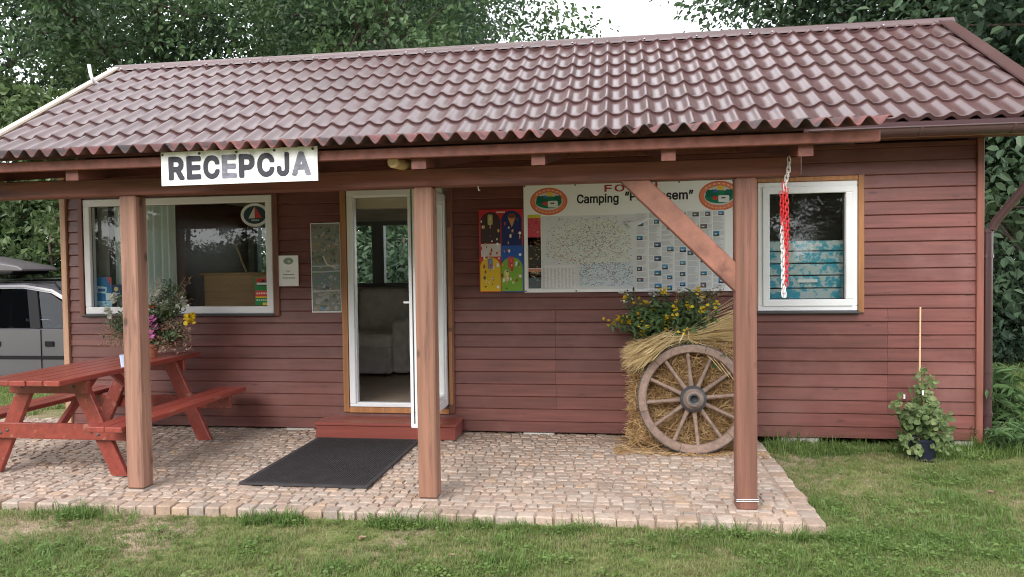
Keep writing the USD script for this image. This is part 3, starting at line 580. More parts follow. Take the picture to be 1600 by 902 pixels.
# oval emblems
def emblem(cx, cz, rx, rz):
    P.ell(cx, cz, rx, rz, srgb(214, 112, 78), 0); P.ell(cx, cz, rx*.93, rz*.90, srgb(226, 130, 96), 1)
    for k in range(7):      # short light strokes where the ring carries small lettering
        a = math.radians(140-k*16.5); P.poly(affinity.translate(affinity.rotate(sbox(-.011, -.005, .011, .005), math.degrees(a)-90, origin=(0, 0)), cx+rx*.83*math.cos(a), cz+rz*.82*math.sin(a)), srgb(240, 200, 175), 2)
        a = math.radians(218+k*14); P.poly(affinity.translate(affinity.rotate(sbox(-.009, -.004, .009, .004), math.degrees(a)+90, origin=(0, 0)), cx+rx*.83*math.cos(a), cz+rz*.82*math.sin(a)), srgb(240, 190, 165), 2)
    P.ell(cx, cz, rx*.74, rz*.64, srgb(206, 204, 205), 3)
    P.poly(affinity.translate(affinity.scale(Point(0, 0).buffer(1, 16), rx*.70, rz*.44), cx, cz-rz*.06), srgb(28, 122, 88), 4)
    for dx, w in ((-.50, .20), (-.30, .26), (.42, .20), (.56, .16)): P.ell(cx+rx*dx, cz+rz*.16, rx*w*.8, rz*.26, srgb(22, 100, 82), 5+dx*.5)
    P.ell(cx+rx*.06, cz+rz*.52, rx*.16, rz*.16, srgb(232, 190, 70), 5.6); P.poly(Polygon([(cx-rx*.34, cz+rz*.24), (cx-rx*.18, cz+rz*.48), (cx-rx*.02, cz+rz*.24)]), srgb(70, 110, 170), 6)
    P.ell(cx-rx*.20, cz-rz*.14, rx*.13, rz*.13, srgb(196, 62, 48), 7); P.poly(sbox(cx+rx*.02, cz-rz*.34, cx+rx*.42, cz-rz*.06).buffer(.012), srgb(225, 225, 226), 7); P.rect(cx+rx*.10, cx+rx*.30, cz-rz*.19, cz-rz*.10, srgb(70, 75, 85), 8)
ez = bz(315)
emblem(bx(858), at(858, 315, -.036)[2], .175, .128); emblem(bx(1124), at(1124, 306, -.036)[2], .180, .135)
# map field: tinted paper and many small marks
mx0, mx1, mz0, mz1 = bx(846), bx(992), at(900, 452, -.036)[2], at(900, 337, -.036)[2]
P.rect(mx0, bx(1000), mz0, mz1, srgb(214, 216, 219), 0)
poly = lambda pts: Polygon([(mx0+(mx1-mx0)*u, mz0+(mz1-mz0)*v) for u, v in pts])
P.poly(poly([(.10, .45), (.16, .80), (.40, .92), (.72, .95), (.95, .75), (.90, .35), (.60, .30), (.30, .36)]), srgb(216, 219, 212), 1)
P.poly(poly([(.02, .02), (.36, .02), (.36, .33), (.02, .33)]), srgb(226, 226, 228), 1); P.poly(poly([(.40, .03), (.97, .03), (.97, .36), (.42, .34)]), srgb(206, 217, 226), 2)
cols = [srgb(*c) for c in ((120, 122, 136), (150, 120, 126), (150, 150, 150), (96, 124, 156), (186, 110, 110), (120, 146, 140), (150, 156, 172))]
for i in range(2000):
    u, v = r2.normal(.48, .30), r2.normal(.64, .24)
    if i % 4 == 0: u, v = r2.uniform(.40, .97), r2.uniform(.03, .36)
    if not (.04 < u < .98 and .04 < v < .97) or (u < .4 and v < .34): continue
    w, h = r2.uniform(.003, .014), r2.uniform(.002, .008); x, z = mx0+(mx1-mx0)*u, mz0+(mz1-mz0)*v; P.rect(x, x+w, z, z+h, cols[r2.integers(7)], 3+i*.0015)
for c in range(9):
    for rr in range(22):
        x = mx0+.012+c*.034; P.rect(x, x+r2.uniform(.012, .027), mz0+.012+rr*.0088, mz0+.0155+rr*.0088, srgb(168, 166, 170), 2)
for i in range(16):      # roads
    a = r2.uniform(.1, .9, 2); b = a+r2.normal(0, .22, 2); b = np.clip(b, .05, .96); q0 = np.array([mx0+(mx1-mx0)*a[0], mz0+(mz1-mz0)*(.35+.6*a[1])]); q1 = np.array([mx0+(mx1-mx0)*b[0], mz0+(mz1-mz0)*(.35+.6*b[1])])
    from shapely.geometry import LineString
    P.poly(LineString([q0, (q0+q1)/2+r2.normal(0, .02, 2), q1]).buffer(.0012), srgb(190, 150, 140), 6.2+i*.1)
# text columns with thumbnail photographs at the right
for c in range(8):
    x0 = bx(994)+c*.1145
    if x0+.10 > B1: break
    zt = BZ1-.285+.002*c
    P.rect(x0, x0+.107, BZ0+.03, zt, srgb(222, 223, 227), 1)
    z = zt-.012
    while z > BZ0+.05:
        n = r2.integers(4, 9)
        if r2.random() < .62:
            w = r2.uniform(.045, .066); xx = x0+r2.choice([.004, .048]); h = r2.uniform(.034, .048); c1 = srgb(*[(60, 140, 195), (40, 125, 170), (80, 100, 130), (90, 150, 190), (110, 95, 105)][r2.integers(5)])
            P.rect(xx, xx+w, z-h, z, c1, 2); P.rect(xx, xx+w, z-h, z-h*.62, srgb(*[(70, 90, 80), (50, 70, 100), (96, 84, 76)][r2.integers(3)]), 3); P.rect(xx+w*.2, xx+w*.6, z-h*.66, z-h*.4, srgb(214, 214, 208), 4)
            xo = x0+.003 if xx > x0+.03 else xx+w+.004
            for q in range(4): P.rect(xo, xo+.036, z-.006-q*.009, z-.003-q*.009, srgb(176, 176, 182), 2)
            z -= h+.010
        for q in range(n): P.rect(x0+.004, x0+.004+r2.uniform(.06, .098), z-.004, z-.001, srgb(172, 172, 180), 2); z -= .0085
        z -= .012
# small advertisements down the left edge
ax0, ax1 = bx(825), bx(845)
for za, zb, c in ((384, 340, (196, 70, 84)), (419, 371, (58, 52, 48)), (434, 420, (206, 140, 120)), (451, 425, (86, 100, 108))):
    zl, zh = at(835, za, -.036)[2], at(835, zb, -.036)[2]; P.rect(ax0, ax1, zl, zh, srgb(*c), 4)
    for i in range(26):
        x = r2.uniform(ax0+.004, ax1-.02); z = r2.uniform(zl+.004, zh-.012); P.rect(x, x+r2.uniform(.004, .018), z, z+r2.uniform(.003, .010), srgb(*[(220, 190, 120), (150, 120, 80), (200, 200, 200), (120, 60, 50), (60, 60, 64)][r2.integers(5)]), 5+.06*i)
P.rect(ax0, ax1, at(835, 341, -.036)[2], at(835, 336, -.036)[2], srgb(200, 190, 60), 5)
P.build('print', bn)
tz = at(960, 318, -.036)[2]
obj('word', bold_text('Camping', bx(902), -.0365, tz-.016, .108, .385, .001, .016), 'ink_black', bn); obj('word', bold_text('\u201cPod Lasem\u201d', bx(977), -.0365, tz+.018, .088, .615, .001, .016), 'ink_black', bn)
tt = at(945, 296, -.036)[2]
for ch_, px_, w_, dz_ in (('F', 945, .072, -.022), ('O', 961, .09, -.022), ('H', 1013, .085, -.008)): obj('letter', text(ch_, bx(px_), -.0365, tt+dz_, .060, True, w_, .001), 'ink_red', bn)
for x in np.linspace(B0+.012, B1-.012, 5):
    for z in (BZ0+.012, BZ1-.012): obj('screw', T(lathe([(0, 0), (.008, 0), (.007, .004), (0, .005)], 8), (x, -.0365, z), [(math.pi/2, (1, 0, 0))]), 'dark_metal', bn)
# a torn corner of the covering film, standing off the board
f0 = at(977, 350, -.04); 
tv = np.array([at(979, 349, -.05), at(1012, 340, -.038), at(1017, 341, -.038), at(988, 357, -.075), at(1000, 349, -.06)])
obj('film_flap', trimesh.Trimesh(np.vstack([tv, tv+[0, .0015, 0]]), [(0, 3, 4), (0, 4, 1), (4, 3, 2), (4, 2, 1), (5, 9, 8), (5, 6, 9), (9, 7, 8), (9, 6, 7)], process=False), 'sign_white', bn)

ic = thing('ice_cream_poster', 'small red, blue, yellow and green poster of ice lollies left of the map board', 'poster')
I0, I1, IZ0, IZ1 = -1.296, -.874, 1.36, 2.142
obj('panel', cbox(I0, I1, -.034, -.027, IZ0, IZ1, .001), 'sign_white', ic)
P = Print(-.034); W_, H_ = I1-I0, IZ1-IZ0
def q(u0, u1, v0, v1, c, l): P.rect(I0+W_*u0, I0+W_*u1, IZ0+H_*v0, IZ0+H_*v1, srgb(*c), l)
def arch(u0, u1, v0, v1, c, l): P.poly(sbox(I0+W_*u0, IZ0+H_*v0, I0+W_*u1, IZ0+H_*(v1-.10)).union(affinity.translate(affinity.scale(Point(0, 0).buffer(1, 16), W_*(u1-u0)/2, H_*.12), I0+W_*(u0+u1)/2, IZ0+H_*(v1-.12))), srgb(*c), l)
q(0, 1, 0, 1, (186, 44, 50), 0); arch(.04, .49, .59, .97, (60, 42, 44), 1); arch(.51, .97, .55, .98, (32, 40, 96), 1); q(.04, .49, .43, .585, (206, 198, 196), 1); q(.50, 1, .28, .56, (44, 88, 170), 2)
q(.0, .49, .0, .42, (206, 66, 44), 1); arch(.02, .48, .01, .42, (224, 186, 48), 2); q(.50, 1, .0, .28, (52, 100, 176), 1); arch(.50, .98, .01, .42, (126, 172, 62), 3)
def lolly(u, v, s, c, c2=(200, 160, 110)): P.poly(sbox(I0+W_*u-.012*s, IZ0+H_*v-.04*s, I0+W_*u+.012*s, IZ0+H_*v+.035*s).buffer(.012*s), srgb(*c), 5); P.rect(I0+W_*u-.005*s, I0+W_*u+.005*s, IZ0+H_*v-.085*s, IZ0+H_*v-.052*s, srgb(*c2), 4); P.ell(I0+W_*u+.003, IZ0+H_*v+.01*s, .006*s, .02*s, np.minimum(srgb(*c)*1.5, .9), 6)
lolly(.26, .88, 1.0, (176, 166, 112)); lolly(.72, .36, 1.1, (206, 74, 78)); lolly(.62, .20, 1.0, (214, 204, 130)); lolly(.25, .35, 1.0, (128, 126, 170))
P.poly(Polygon([(I0+W_*.66, IZ0+H_*.90), (I0+W_*.84, IZ0+H_*.90), (I0+W_*.75, IZ0+H_*.78)]), srgb(196, 140, 84), 4); P.ell(I0+W_*.75, IZ0+H_*.92, .04, .025, srgb(110, 64, 50), 5)
for i in range(70):
    u, v = r2.uniform(.04, .93), r2.uniform(.03, .90); x, z = I0+W_*u, IZ0+H_*v; c = [(226, 214, 190), (186, 70, 60), (206, 160, 90), (120, 70, 50), (232, 228, 222), (230, 150, 120), (60, 100, 70)][r2.integers(7)]
    P.ell(x, z, r2.uniform(.004, .012), r2.uniform(.006, .020), srgb(*c), 7+.04*i)
for i in range(6): P.ell(I0+W_*(.93 if i % 2 else .42), IZ0+H_*(.06+.13*i), .013, .014, srgb(236, 236, 236), 10)
q(.40, .60, .955, .975, (220, 180, 180), 11)
P.build('print', ic)

mp = thing('map_poster', 'narrow faded aerial map poster on the boards beside the door frame', 'poster')
M0, M1, MZ0, MZ1 = -2.985, -2.680, 1.172, 2.052
obj('panel', cbox(M0, M1, -.032, -.027, MZ0, MZ1, .001), 'sign_white', mp)
P = Print(-.032); P.rect(M0+.008, M1-.004, MZ0+.01, MZ1-.008, srgb(120, 124, 118), 0)
pal = [(112, 116, 92), (92, 104, 84), (128, 122, 104), (104, 98, 98), (86, 112, 92), (140, 132, 116), (150, 148, 146), (72, 84, 84), (146, 128, 90)]
for i in range(260):
    x, z = r2.uniform(M0+.01, M1-.03), r2.uniform(MZ0+.012, MZ1-.04); w, h = r2.uniform(.008, .05), r2.uniform(.006, .04); k = r2.integers(9)
    if z < MZ0+.2: k = [6, 1, 5, 6][r2.integers(4)]
    c = np.array(pal[k])
    if MZ0+.24 < z < MZ0+.46: c = np.array([(96, 132, 112), (150, 162, 166), (112, 120, 134)][r2.integers(3)])
    P.poly(affinity.rotate(sbox(x, z, min(x+w, M1-.006), min(z+h, MZ1-.01)), r2.uniform(-25, 25)).intersection(sbox(M0+.008, MZ0+.01, M1-.004, MZ1-.008)), srgb(*c), 1+i*.025)
for z in (.40, .455, .21): P.poly(LineString([(M0+.008, MZ0+z), (M0+.12, MZ0+z+r2.uniform(-.01, .01)), (M1-.004, MZ0+z+.008)]).buffer(.006), srgb(176, 176, 178), 8+z)
P.poly(LineString([(M0+.13, MZ0+.55), (M0+.17, MZ0+.47), (M0+.25, MZ0+.44)]).buffer(.008), srgb(196, 184, 170), 9); P.rect(M0+.09, M0+.13, MZ0+.03, MZ0+.05, srgb(90, 150, 190), 9.3)
P.build('print', mp)

nt = thing('paper_notice', 'small white sheet with three short printed lines pinned right of the large window', 'notice')
N0, N1, NZ0, NZ1 = -3.325, -3.118, 1.435, 1.738
obj('sheet', cbox(N0, N1, -.0300, -.0275, NZ0, NZ1, 0), 'sign_white', nt)
P = Print(-.030); cx = (N0+N1)/2
P.ell(cx, NZ1-.055, .052, .034, srgb(150, 150, 140), 0); P.ell(cx, NZ1-.055, .044, .026, srgb(120, 150, 130), 1); P.ell(cx+.008, NZ1-.060, .016, .010, srgb(210, 205, 200), 2)
for z, w in ((.150, .022), (.185, .056), (.218, .064)):
    x = cx-w
    while x < cx+w-.004: ww = r2.uniform(.005, .011); P.rect(x, x+ww, NZ1-z-.009, NZ1-z, srgb(60, 60, 75), 0); x += ww+.003
P.build('print', nt)

def sticker(name, label, x0, x1, z0, z1, draw):
    t = thing(name, label, 'sticker'); P = Print(.0115); draw(P, x0, x1, z0, z1); P.build('print', t); return t
def sail(P, x0, x1, z0, z1):
    cx, cz, r = (x0+x1)/2, (z0+z1)/2, (x1-x0)/2
    e = affinity.scale(Point(0, 0).buffer(1, 24), r, r*.78).difference(affinity.scale(Point(0, 0).buffer(1, 24), r*.80, r*.60)).difference(sbox(r*.55, -r*.30, r*2, r*.26)); P.poly(affinity.translate(e, cx, cz), srgb(206, 208, 210), 0)
    P.ell(cx, cz, r*.80, r*.60, srgb(34, 60, 66), 1)
    P.poly(Polygon([(cx-r*.46, cz-r*.22), (cx+.0, cz-r*.22), (cx, cz+r*.56)]), srgb(196, 196, 192), 2); P.poly(Polygon([(cx+.004, cz-r*.20), (cx+r*.50, cz-r*.20), (cx+.004, cz+r*.56)]), srgb(190, 52, 58), 2)
    for k in range(5): P.rect(cx-r*.24+k*r*.11, cx-r*.16+k*r*.11, cz-r*.40, cz-r*.31, srgb(190, 192, 192), 2)
sl = at(398, 336, .01); sticker('sailing_sticker', 'round white-edged sticker with a sailing boat in the upper corner of the large window', sl[0]-.150, sl[0]+.150, sl[2]-.15, sl[2]+.15, sail)
def ad(P, x0, x1, z0, z1):
    w, h = x1-x0, z1-z0; P.rect(x0, x1, z0, z1, srgb(34, 130, 70), 0); P.rect(x0+.1*w, x1-.05*w, z0+.74*h, z1-.02*h, srgb(190, 40, 40), 1)
    P.poly(Polygon([(x0+.12*w, z0+.72*h), (x0+.5*w, z0+.95*h), (x0+.9*w, z0+.72*h), (x0+.75*w, z0+.70*h)]), srgb(40, 30, 34), 2); P.rect(x0+.12*w, x1-.1*w, z0+.74*h, z0+.82*h, srgb(224, 224, 224), 3)
    P.rect(x0, x1, z0+.32*h, z0+.53*h, srgb(206, 62, 60), 1); P.rect(x0+.02*w, x1-.02*w, z0+.26*h, z0+.32*h, srgb(222, 180, 50), 1); P.rect(x0+.45*w, x1, z0, z0+.09*h, srgb(222, 190, 50), 1)
    for k in range(6): P.rect(x0+.08*w+k*.14*w, x0+.18*w+k*.14*w, z0+.40*h, z0+.46*h, srgb(240, 210, 200), 2); P.rect(x0+.08*w+k*.13*w, x0+.17*w+k*.13*w, z0+.16*h, z0+.21*h, srgb(200, 226, 206), 2)
a0_, a1_ = at(399, 477, .01), at(424, 434, .01); sticker('green_sticker', 'upright green and red advertising sticker in the lower right corner of the large window', a0_[0], a1_[0], a0_[2], a1_[2], ad)
def leaflet(t, P, x0, x1, z0, z1, dark):
    w, h = x1-x0, z1-z0; P.rect(x0, x1, z0, z1, srgb(*((30, 56, 110) if dark else (40, 116, 176))), 0)
    if dark: P.ell(x0+.45*w, z0+.62*h, .2*w, .2*h, srgb(220, 196, 120), 1); P.rect(x0+.15*w, x0+.8*w, z0+.2*h, z0+.28*h, srgb(180, 190, 210), 1)
    else:
        P.poly(Polygon([(x1-.25*w, z1), (x1, z1), (x1, z1-.26*h)]), srgb(206, 60, 76), 1); P.poly(affinity.rotate(sbox(x0+.25*w, z0+.56*h, x0+.75*w, z0+.74*h), -8), srgb(190, 220, 236), 1); P.rect(x0+.3*w, x0+.68*w, z0+.60*h, z0+.68*h, srgb(40, 96, 170), 2)
        P.rect(x0+.7*w, x0+.97*w, z0+.36*h, z0+.56*h, srgb(220, 226, 232), 1); P.rect(x0, x1, z0, z0+.34*h, srgb(160, 200, 224), 1)
        for k in range(14): xx, zz = x0+r2.uniform(.03, .85)*w, z0+r2.uniform(.03, .30)*h; P.rect(xx, xx+.1*w, zz, zz+.03*h, srgb(*[(206, 110, 120), (80, 110, 140), (236, 236, 236)][k % 3]), 2)
        P.ell(x0+.14*w, z0+.84*h, .07*w, .05*h, srgb(226, 216, 190), 1)
for nm, lab, (ax, ay), (bx_, by), dk in (('leaflet', 'pale blue leaflet with a red corner standing inside the large window, at its left edge', (145, 490), (173, 433), False), ('leaflet', 'small dark blue leaflet inside the large window, half hidden by the porch post', (174, 463), (190, 445), True)):
    c0, c1 = at(ax, ay, .05), at(bx_, by, .05); t = thing(nm, lab, 'leaflet'); obj('sheet', cbox(c0[0], c1[0], .055, .058, c0[2], c1[2], 0), 'sign_white', t); P = Print(.055); leaflet(t, P, c0[0], c1[0], c0[2], c1[2], dk); P.build('print', t)

# ================================================================== inside the cabin
cu = thing('curtain', 'pale mint curtain hanging in folds behind the large window', 'curtain')
def curtain(x0, x1, z0, z1, y, ph):
    xs = np.linspace(x0, x1, 110); yy = y+.020*np.sin((xs-x0)*2*np.pi/.082+ph)+.006*np.sin(xs*37); zs = np.linspace(z0, z1, 5)
    fr_ = np.vstack([np.c_[xs, yy+.004*np.sin(xs*21+z*3), np.full(110, z)] for z in zs]); bk = fr_+[0, .004, 0]; n = 110; i, j = np.meshgrid(np.arange(4), np.arange(n-1), indexing='ij')
    qd = np.stack([i*n+j, i*n+j+1, (i+1)*n+j+1, (i+1)*n+j], -1).reshape(-1, 4); f = np.vstack([qd[:, [0, 1, 2]], qd[:, [0, 2, 3]], qd[:, [0, 2, 1]]+len(fr_), qd[:, [0, 3, 2]]+len(fr_)])
    return trimesh.Trimesh(np.vstack([fr_, bk]), f, process=False)
obj('cloth', curtain(-5.25, -4.55, 1.12, 2.31, .17, 0), 'curtain', cu, smooth=True)
obj('rail', tube([(-5.44, .17, 2.33), (-3.40, .17, 2.33)], .010, 8), 'white_plastic', cu)
bl = thing('blind', 'grey roller blind strip at the left edge of the large window', 'blind')
obj('cloth', cbox(-5.41, -5.285, .125, .129, 1.5, 2.31, 0), 'grey_plastic', bl); obj('bottom_rail', cbox(-5.41, -5.285, .120, .134, 1.48, 1.50, .003), 'grey_plastic', bl)
dk = thing('desk', 'tan wooden counter seen through the large window', 'desk')
obj('front_panel', cbox(-4.36, -3.45, .36, .38, .25, 1.545, .003), 'desk_wood', dk); obj('top', cbox(-4.40, -3.42, .34, .95, 1.545, 1.575, .004), 'desk_wood', dk); obj('side_panel', cbox(-4.36, -4.34, .381, .93, .25, 1.544, .002), 'desk_wood', dk); obj('side_panel', cbox(-3.47, -3.45, .381, .93, .25, 1.544, .002), 'desk_wood', dk)
stk = thing('walking_stick', 'thin pale stick leaning on the counter inside the large window', 'stick')
obj('shaft', tube([at(369, 383, .55), at(378, 408, .5), at(387, 430, .45)], .011, 8), 'pale_log', stk); obj('knob', T(trimesh.creation.icosphere(2, .018), at(369, 382, .55)), 'pale_log', stk)
ch = thing('armchair', 'grey patterned armchair inside the cabin, seen through the open door', 'armchair')
def soft(x0, x1, y0, y1, z0, z1, r=.05):
    import manifold3d as mf
    s = mf.Manifold.sphere(r, 16); m = mf.Manifold.batch_hull([s.translate((x, y, z)) for x in (x0+r, x1-r) for y in (y0+r, y1-r) for z in (z0+r, z1-r)]).to_mesh()
    return trimesh.Trimesh(np.array(m.vert_properties[:, :3]), np.array(m.tri_verts))
obj('base', soft(-3.42, -2.80, 1.85, 2.65, .28, .62, .03), 'sofa_cloth', ch, smooth=40); obj('seat_cushion', soft(-3.42, -2.78, 1.83, 2.5, .60, .78, .07), 'sofa_cloth', ch, smooth=40)
obj('backrest', soft(-3.44, -2.76, 2.45, 2.75, .60, 1.32, .09), 'sofa_cloth', ch, smooth=40); obj('armrest', soft(-2.80, -2.58, 1.9, 2.72, .28, .95, .06), 'sofa_cloth', ch, smooth=40); obj('armrest', soft(-3.64, -3.43, 1.9, 2.72, .28, .95, .06), 'sofa_cloth', ch, smooth=40)
for x in (-3.38, -2.84):
    for y in (1.9, 2.6): obj('foot', cbox(x-.025, x+.025, y-.025, y+.025, .25, .285, .003), 'dark_metal', ch)
pb = thing('painted_planks', 'rows of weathered blue and white painted planks behind the right-hand window', 'planks')
z = 1.255
for k, h in enumerate((.112, .118, .112, .115, .10)):
    obj('plank', cbox(1.30, 2.16, .24+.004*(k % 2), .27, z, z+h-.010, .005), 'planks_blue', pb); z += h
obj('upright', cbox(1.32, 1.39, .272, .30, 1.15, 1.80, .003), 'planks_blue', pb); obj('upright', cbox(2.0, 2.07, .272, .30, 1.15, 1.80, .003), 'planks_blue', pb)
obj('white_strip', cbox(1.66, 1.84, .229, .236, 1.415, 1.445, .002), 'sign_white', pb)

# ================================================================== step, mat, pole, hook, chain
st = thing('door_step', 'low box step of red-brown boards below the door', 'step')
for k in range(3): obj('top_board', cbox(-2.845, -1.475, -.365+k*.115, -.365+k*.115+.112, .128, .155, .004), 'step_red', st)
obj('front_board', cbox(-2.835, -1.485, -.352, -.33, .008, .127, .004), 'step_red', st); obj('side_board', cbox(-2.835, -2.81, -.329, -.03, .008, .127, .004), 'step_red', st); obj('side_board', cbox(-1.51, -1.485, -.329, -.03, .008, .127, .004), 'step_red', st)
mt = thing('door_mat', 'large dark ribbed rubber mat lying on the setts before the step', 'mat')
mx0_, mx1_, my0, my1 = -2.80, -1.80, -1.84, -.385
obj('base', cbox(mx0_, mx1_, my0, my1, .006, .014, .003), 'rubber', mt)
obj('border', [cbox(mx0_, mx1_, my0, my0+.035, .0142, .020, .002), cbox(mx0_, mx1_, my1-.035, my1, .0142, .020, .002), cbox(mx0_, mx0_+.035, my0+.035, my1-.035, .0142, .020, .002), cbox(mx1_-.035, mx1_, my0+.035, my1-.035, .0142, .020, .002)], 'rubber', mt)
ribs = [trimesh.creation.box(bounds=[(x, my0+.036, .0142), (x+.009, my1-.036, .0235)]) for x in np.arange(mx0_+.042, mx1_-.045, .0205)]
cross = [trimesh.creation.box(bounds=[(mx0_+.036, y, .0142), (mx1_-.036, y+.008, .0205)]) for y in np.arange(my0+.046, my1-.045, .0285)]
obj('ribs', ribs+cross, 'rubber', mt, kind='stuff')
pl = thing('round_pole', 'pale round pole end sticking out under the porch eave', 'pole')
p0, p1 = at(614, 253, -2.26), at(650, 262, -1.75)
obj('shaft', tube([p0, p0+.02*(p1-p0), p0+.5*(p1-p0), p1+(p1-p0)*.5], [.036, .042, .040, .038], 12), 'pale_log', pl, smooth=50)
hk = thing('hook', 'small white hook hanging from the underside of the beam between two posts', 'hook')
h0 = at(747, 290, -1.98); obj('shank', tube([h0+[0, 0, .02], h0+[0, 0, -.02], h0+[.006, 0, -.035], h0+[.014, 0, -.03]], .004, 6), 'white_plastic', hk)
cn = thing('plastic_chain', 'red and white plastic chain hanging knotted from the beam end before the right window', 'chain')
def link(c, ang, tilt, mat):
    a = np.linspace(0, 2*np.pi, 13)[:-1]; pts = np.c_[.0105*np.cos(a), 0*a, .010*np.sign(np.sin(a))*(np.abs(np.sin(a)) > .01)+.0125*np.sin(a)]
    pts = np.vstack([pts, pts[:1]]); m = tube(pts, .0036, 5, False); obj('link', T(m, c, [(ang, (0, 0, 1)), (tilt, (0, 1, 0))]), mat, cn, smooth=60)
def strand(pts, cols, step=.0285):
    pts = np.array(pts); d = np.r_[0, np.cumsum(np.linalg.norm(np.diff(pts, axis=0), axis=1))]; n = int(d[-1]/step)
    for k in range(n):
        s = (k+.5)*step; c = [np.interp(s, d, pts[:, i]) for i in range(3)]; link(c, (k % 2)*math.pi/2+.3, rng.uniform(-.15, .15), cols(k/n))
A = lambda px, py, y=-2.08: at(px, py, y)
strand([A(1233, 247), A(1232, 268), A(1227, 285), A(1226, 300)], lambda t: 'chain_white')
strand([A(1225, 286), A(1224, 300)], lambda t: 'chain_red')
strand([A(1221, 300, -2.075), A(1222, 340, -2.075), A(1223, 400, -2.075), A(1224, 466, -2.075)], lambda t: 'chain_red' if t < .27 else 'chain_white')
strand([A(1229, 296, -2.09), A(1230, 350, -2.09), A(1229, 450, -2.085)], lambda t: 'chain_red')
strand([A(1226, 302, -2.105), A(1226, 345, -2.105), A(1229, 390, -2.10)], lambda t: 'chain_red')
strand([A(1224, 372, -2.06), A(1226, 464, -2.06)], lambda t: 'chain_white')
obj('nail', tube([(A(1233, 244)[0], -2.10, A(1233, 244)[2]), (A(1233, 244)[0], -2.03, A(1233, 244)[2])], .004, 6), 'steel', cn)
jp = thing('bent_pipe', 'white J-shaped pipe arm rising beside the left roof edge', 'pipe')
jb = at(166, 131, 1.15)
obj('arm', tube([at(153, 131.5, 1.35), at(147.5, 128.5, 1.25), at(143.5, 122, 1.2), at(141, 113, 1.2), at(139, 101, 1.2)], .020, 10), 'white_plastic', jp, smooth=50)

# ================================================================== picnic table
tb = thing('picnic_table', 'red painted wooden picnic table with attached benches at the left of the porch', 'picnic table')
TX, TY0, TY1, TZ = -4.415, -2.06, -.22, .80
for k in range(5):
    x = TX-.345+k*.139; obj('top_plank', cbox(x, x+.134, TY0+rng.uniform(-.008, .008), TY1+rng.uniform(-.008, .008), TZ-.040, TZ, .006), 'table_red', tb)
for s in (-1, 1):
    for k in range(2): x0 = TX+s*.68-.14+k*.142; obj('seat_plank', cbox(x0, x0+.137, TY0+.03+rng.uniform(-.008, .008), TY1+.0, .42, .46, .006), 'table_red', tb)
for y in (TY0+.36, TY1-.30):
    for s in (-1, 1):
        lg = bar((TX+s*.19, y, .80), (TX+s*.58, y, -.04), .125, .045, up=(0, 1, 0), c=.005)
        lg = clip(clip(lg, (0, 0, .008), (0, 0, 1)), (0, 0, .757), (0, 0, -1)); obj('leg', lg, 'table_red', tb)
    sg_ = -1 if y < -1.2 else 1
    for s in (-1, 1):
        for bx_o, bz_o in ((.365, .36), (.425, .34), (.225, .71)): obj('bolt', T(lathe([(0, 0), (.012, 0), (.011, .005), (.005, .008), (0, .008)], 10), (TX+s*bx_o, y+sg_*.069+(0 if sg_ > 0 else 0), bz_o), [(math.pi/2*(-sg_), (1, 0, 0))]), 'dark_metal', tb)
    obj('seat_beam', cbox(TX-.80, TX+.80, y+sg_*.047-.022, y+sg_*.047+.022, .295, .418, .006), 'table_red', tb)
    tp = cbox(TX-.34, TX+.34, y+sg_*.047-.022, y+sg_*.047+.022, .655, .758, .006); obj('top_beam', tp, 'table_red', tb)
    obj('diagonal_brace', bar((TX, y-sg_*.03, .36), (TX, (TY0+TY1)/2-sg_*-.08, .74), .06, .04, up=(1, 0, 0)), 'table_red', tb)
cp = thing('paper_cup', 'pale blue paper cup on the table, mostly hidden by the porch post', 'cup')
c_ = at(194, 557, -1.28); obj('body', T(lathe([(0, 0), (.026, 0), (.036, .10), (.033, .10), (.024, .004), (0, .004)], 20), (c_[0], c_[1], TZ+.001)), 'cup_blue', cp, smooth=40)

# ------------------------------------------------------------------ foliage building blocks
def leaves(c, n, d, size, aspect=.62, fold=.16, seed=0):
    """leaf blades: c centres at the stalk, n face normals, d pointing directions; two folded halves each"""
    c, n, d = (np.asarray(a, float) for a in (c, n, d)); d = d/np.linalg.norm(d, axis=1, keepdims=True); s = np.cross(d, n); s /= np.linalg.norm(s, axis=1, keepdims=True)+1e-9; n = np.cross(s, d)
    size = np.broadcast_to(size, (len(c),))[:, None]
    f = lambda a, w: c+d*size*a+s*size*aspect*w+n*size*fold*abs(w)*2
    v = np.stack([c, f(.28, .42), f(.66, .40), c+d*size, f(.66, -.40), f(.28, -.42)], 1).reshape(-1, 3); k = np.arange(len(c))[:, None]*6
    return trimesh.Trimesh(v, np.vstack([k+[0, 2, 1], k+[0, 3, 2], k+[0, 4, 3], k+[0, 5, 4]]), process=False)
def unit(a): return a/(np.linalg.norm(a, axis=-1, keepdims=True)+1e-12)
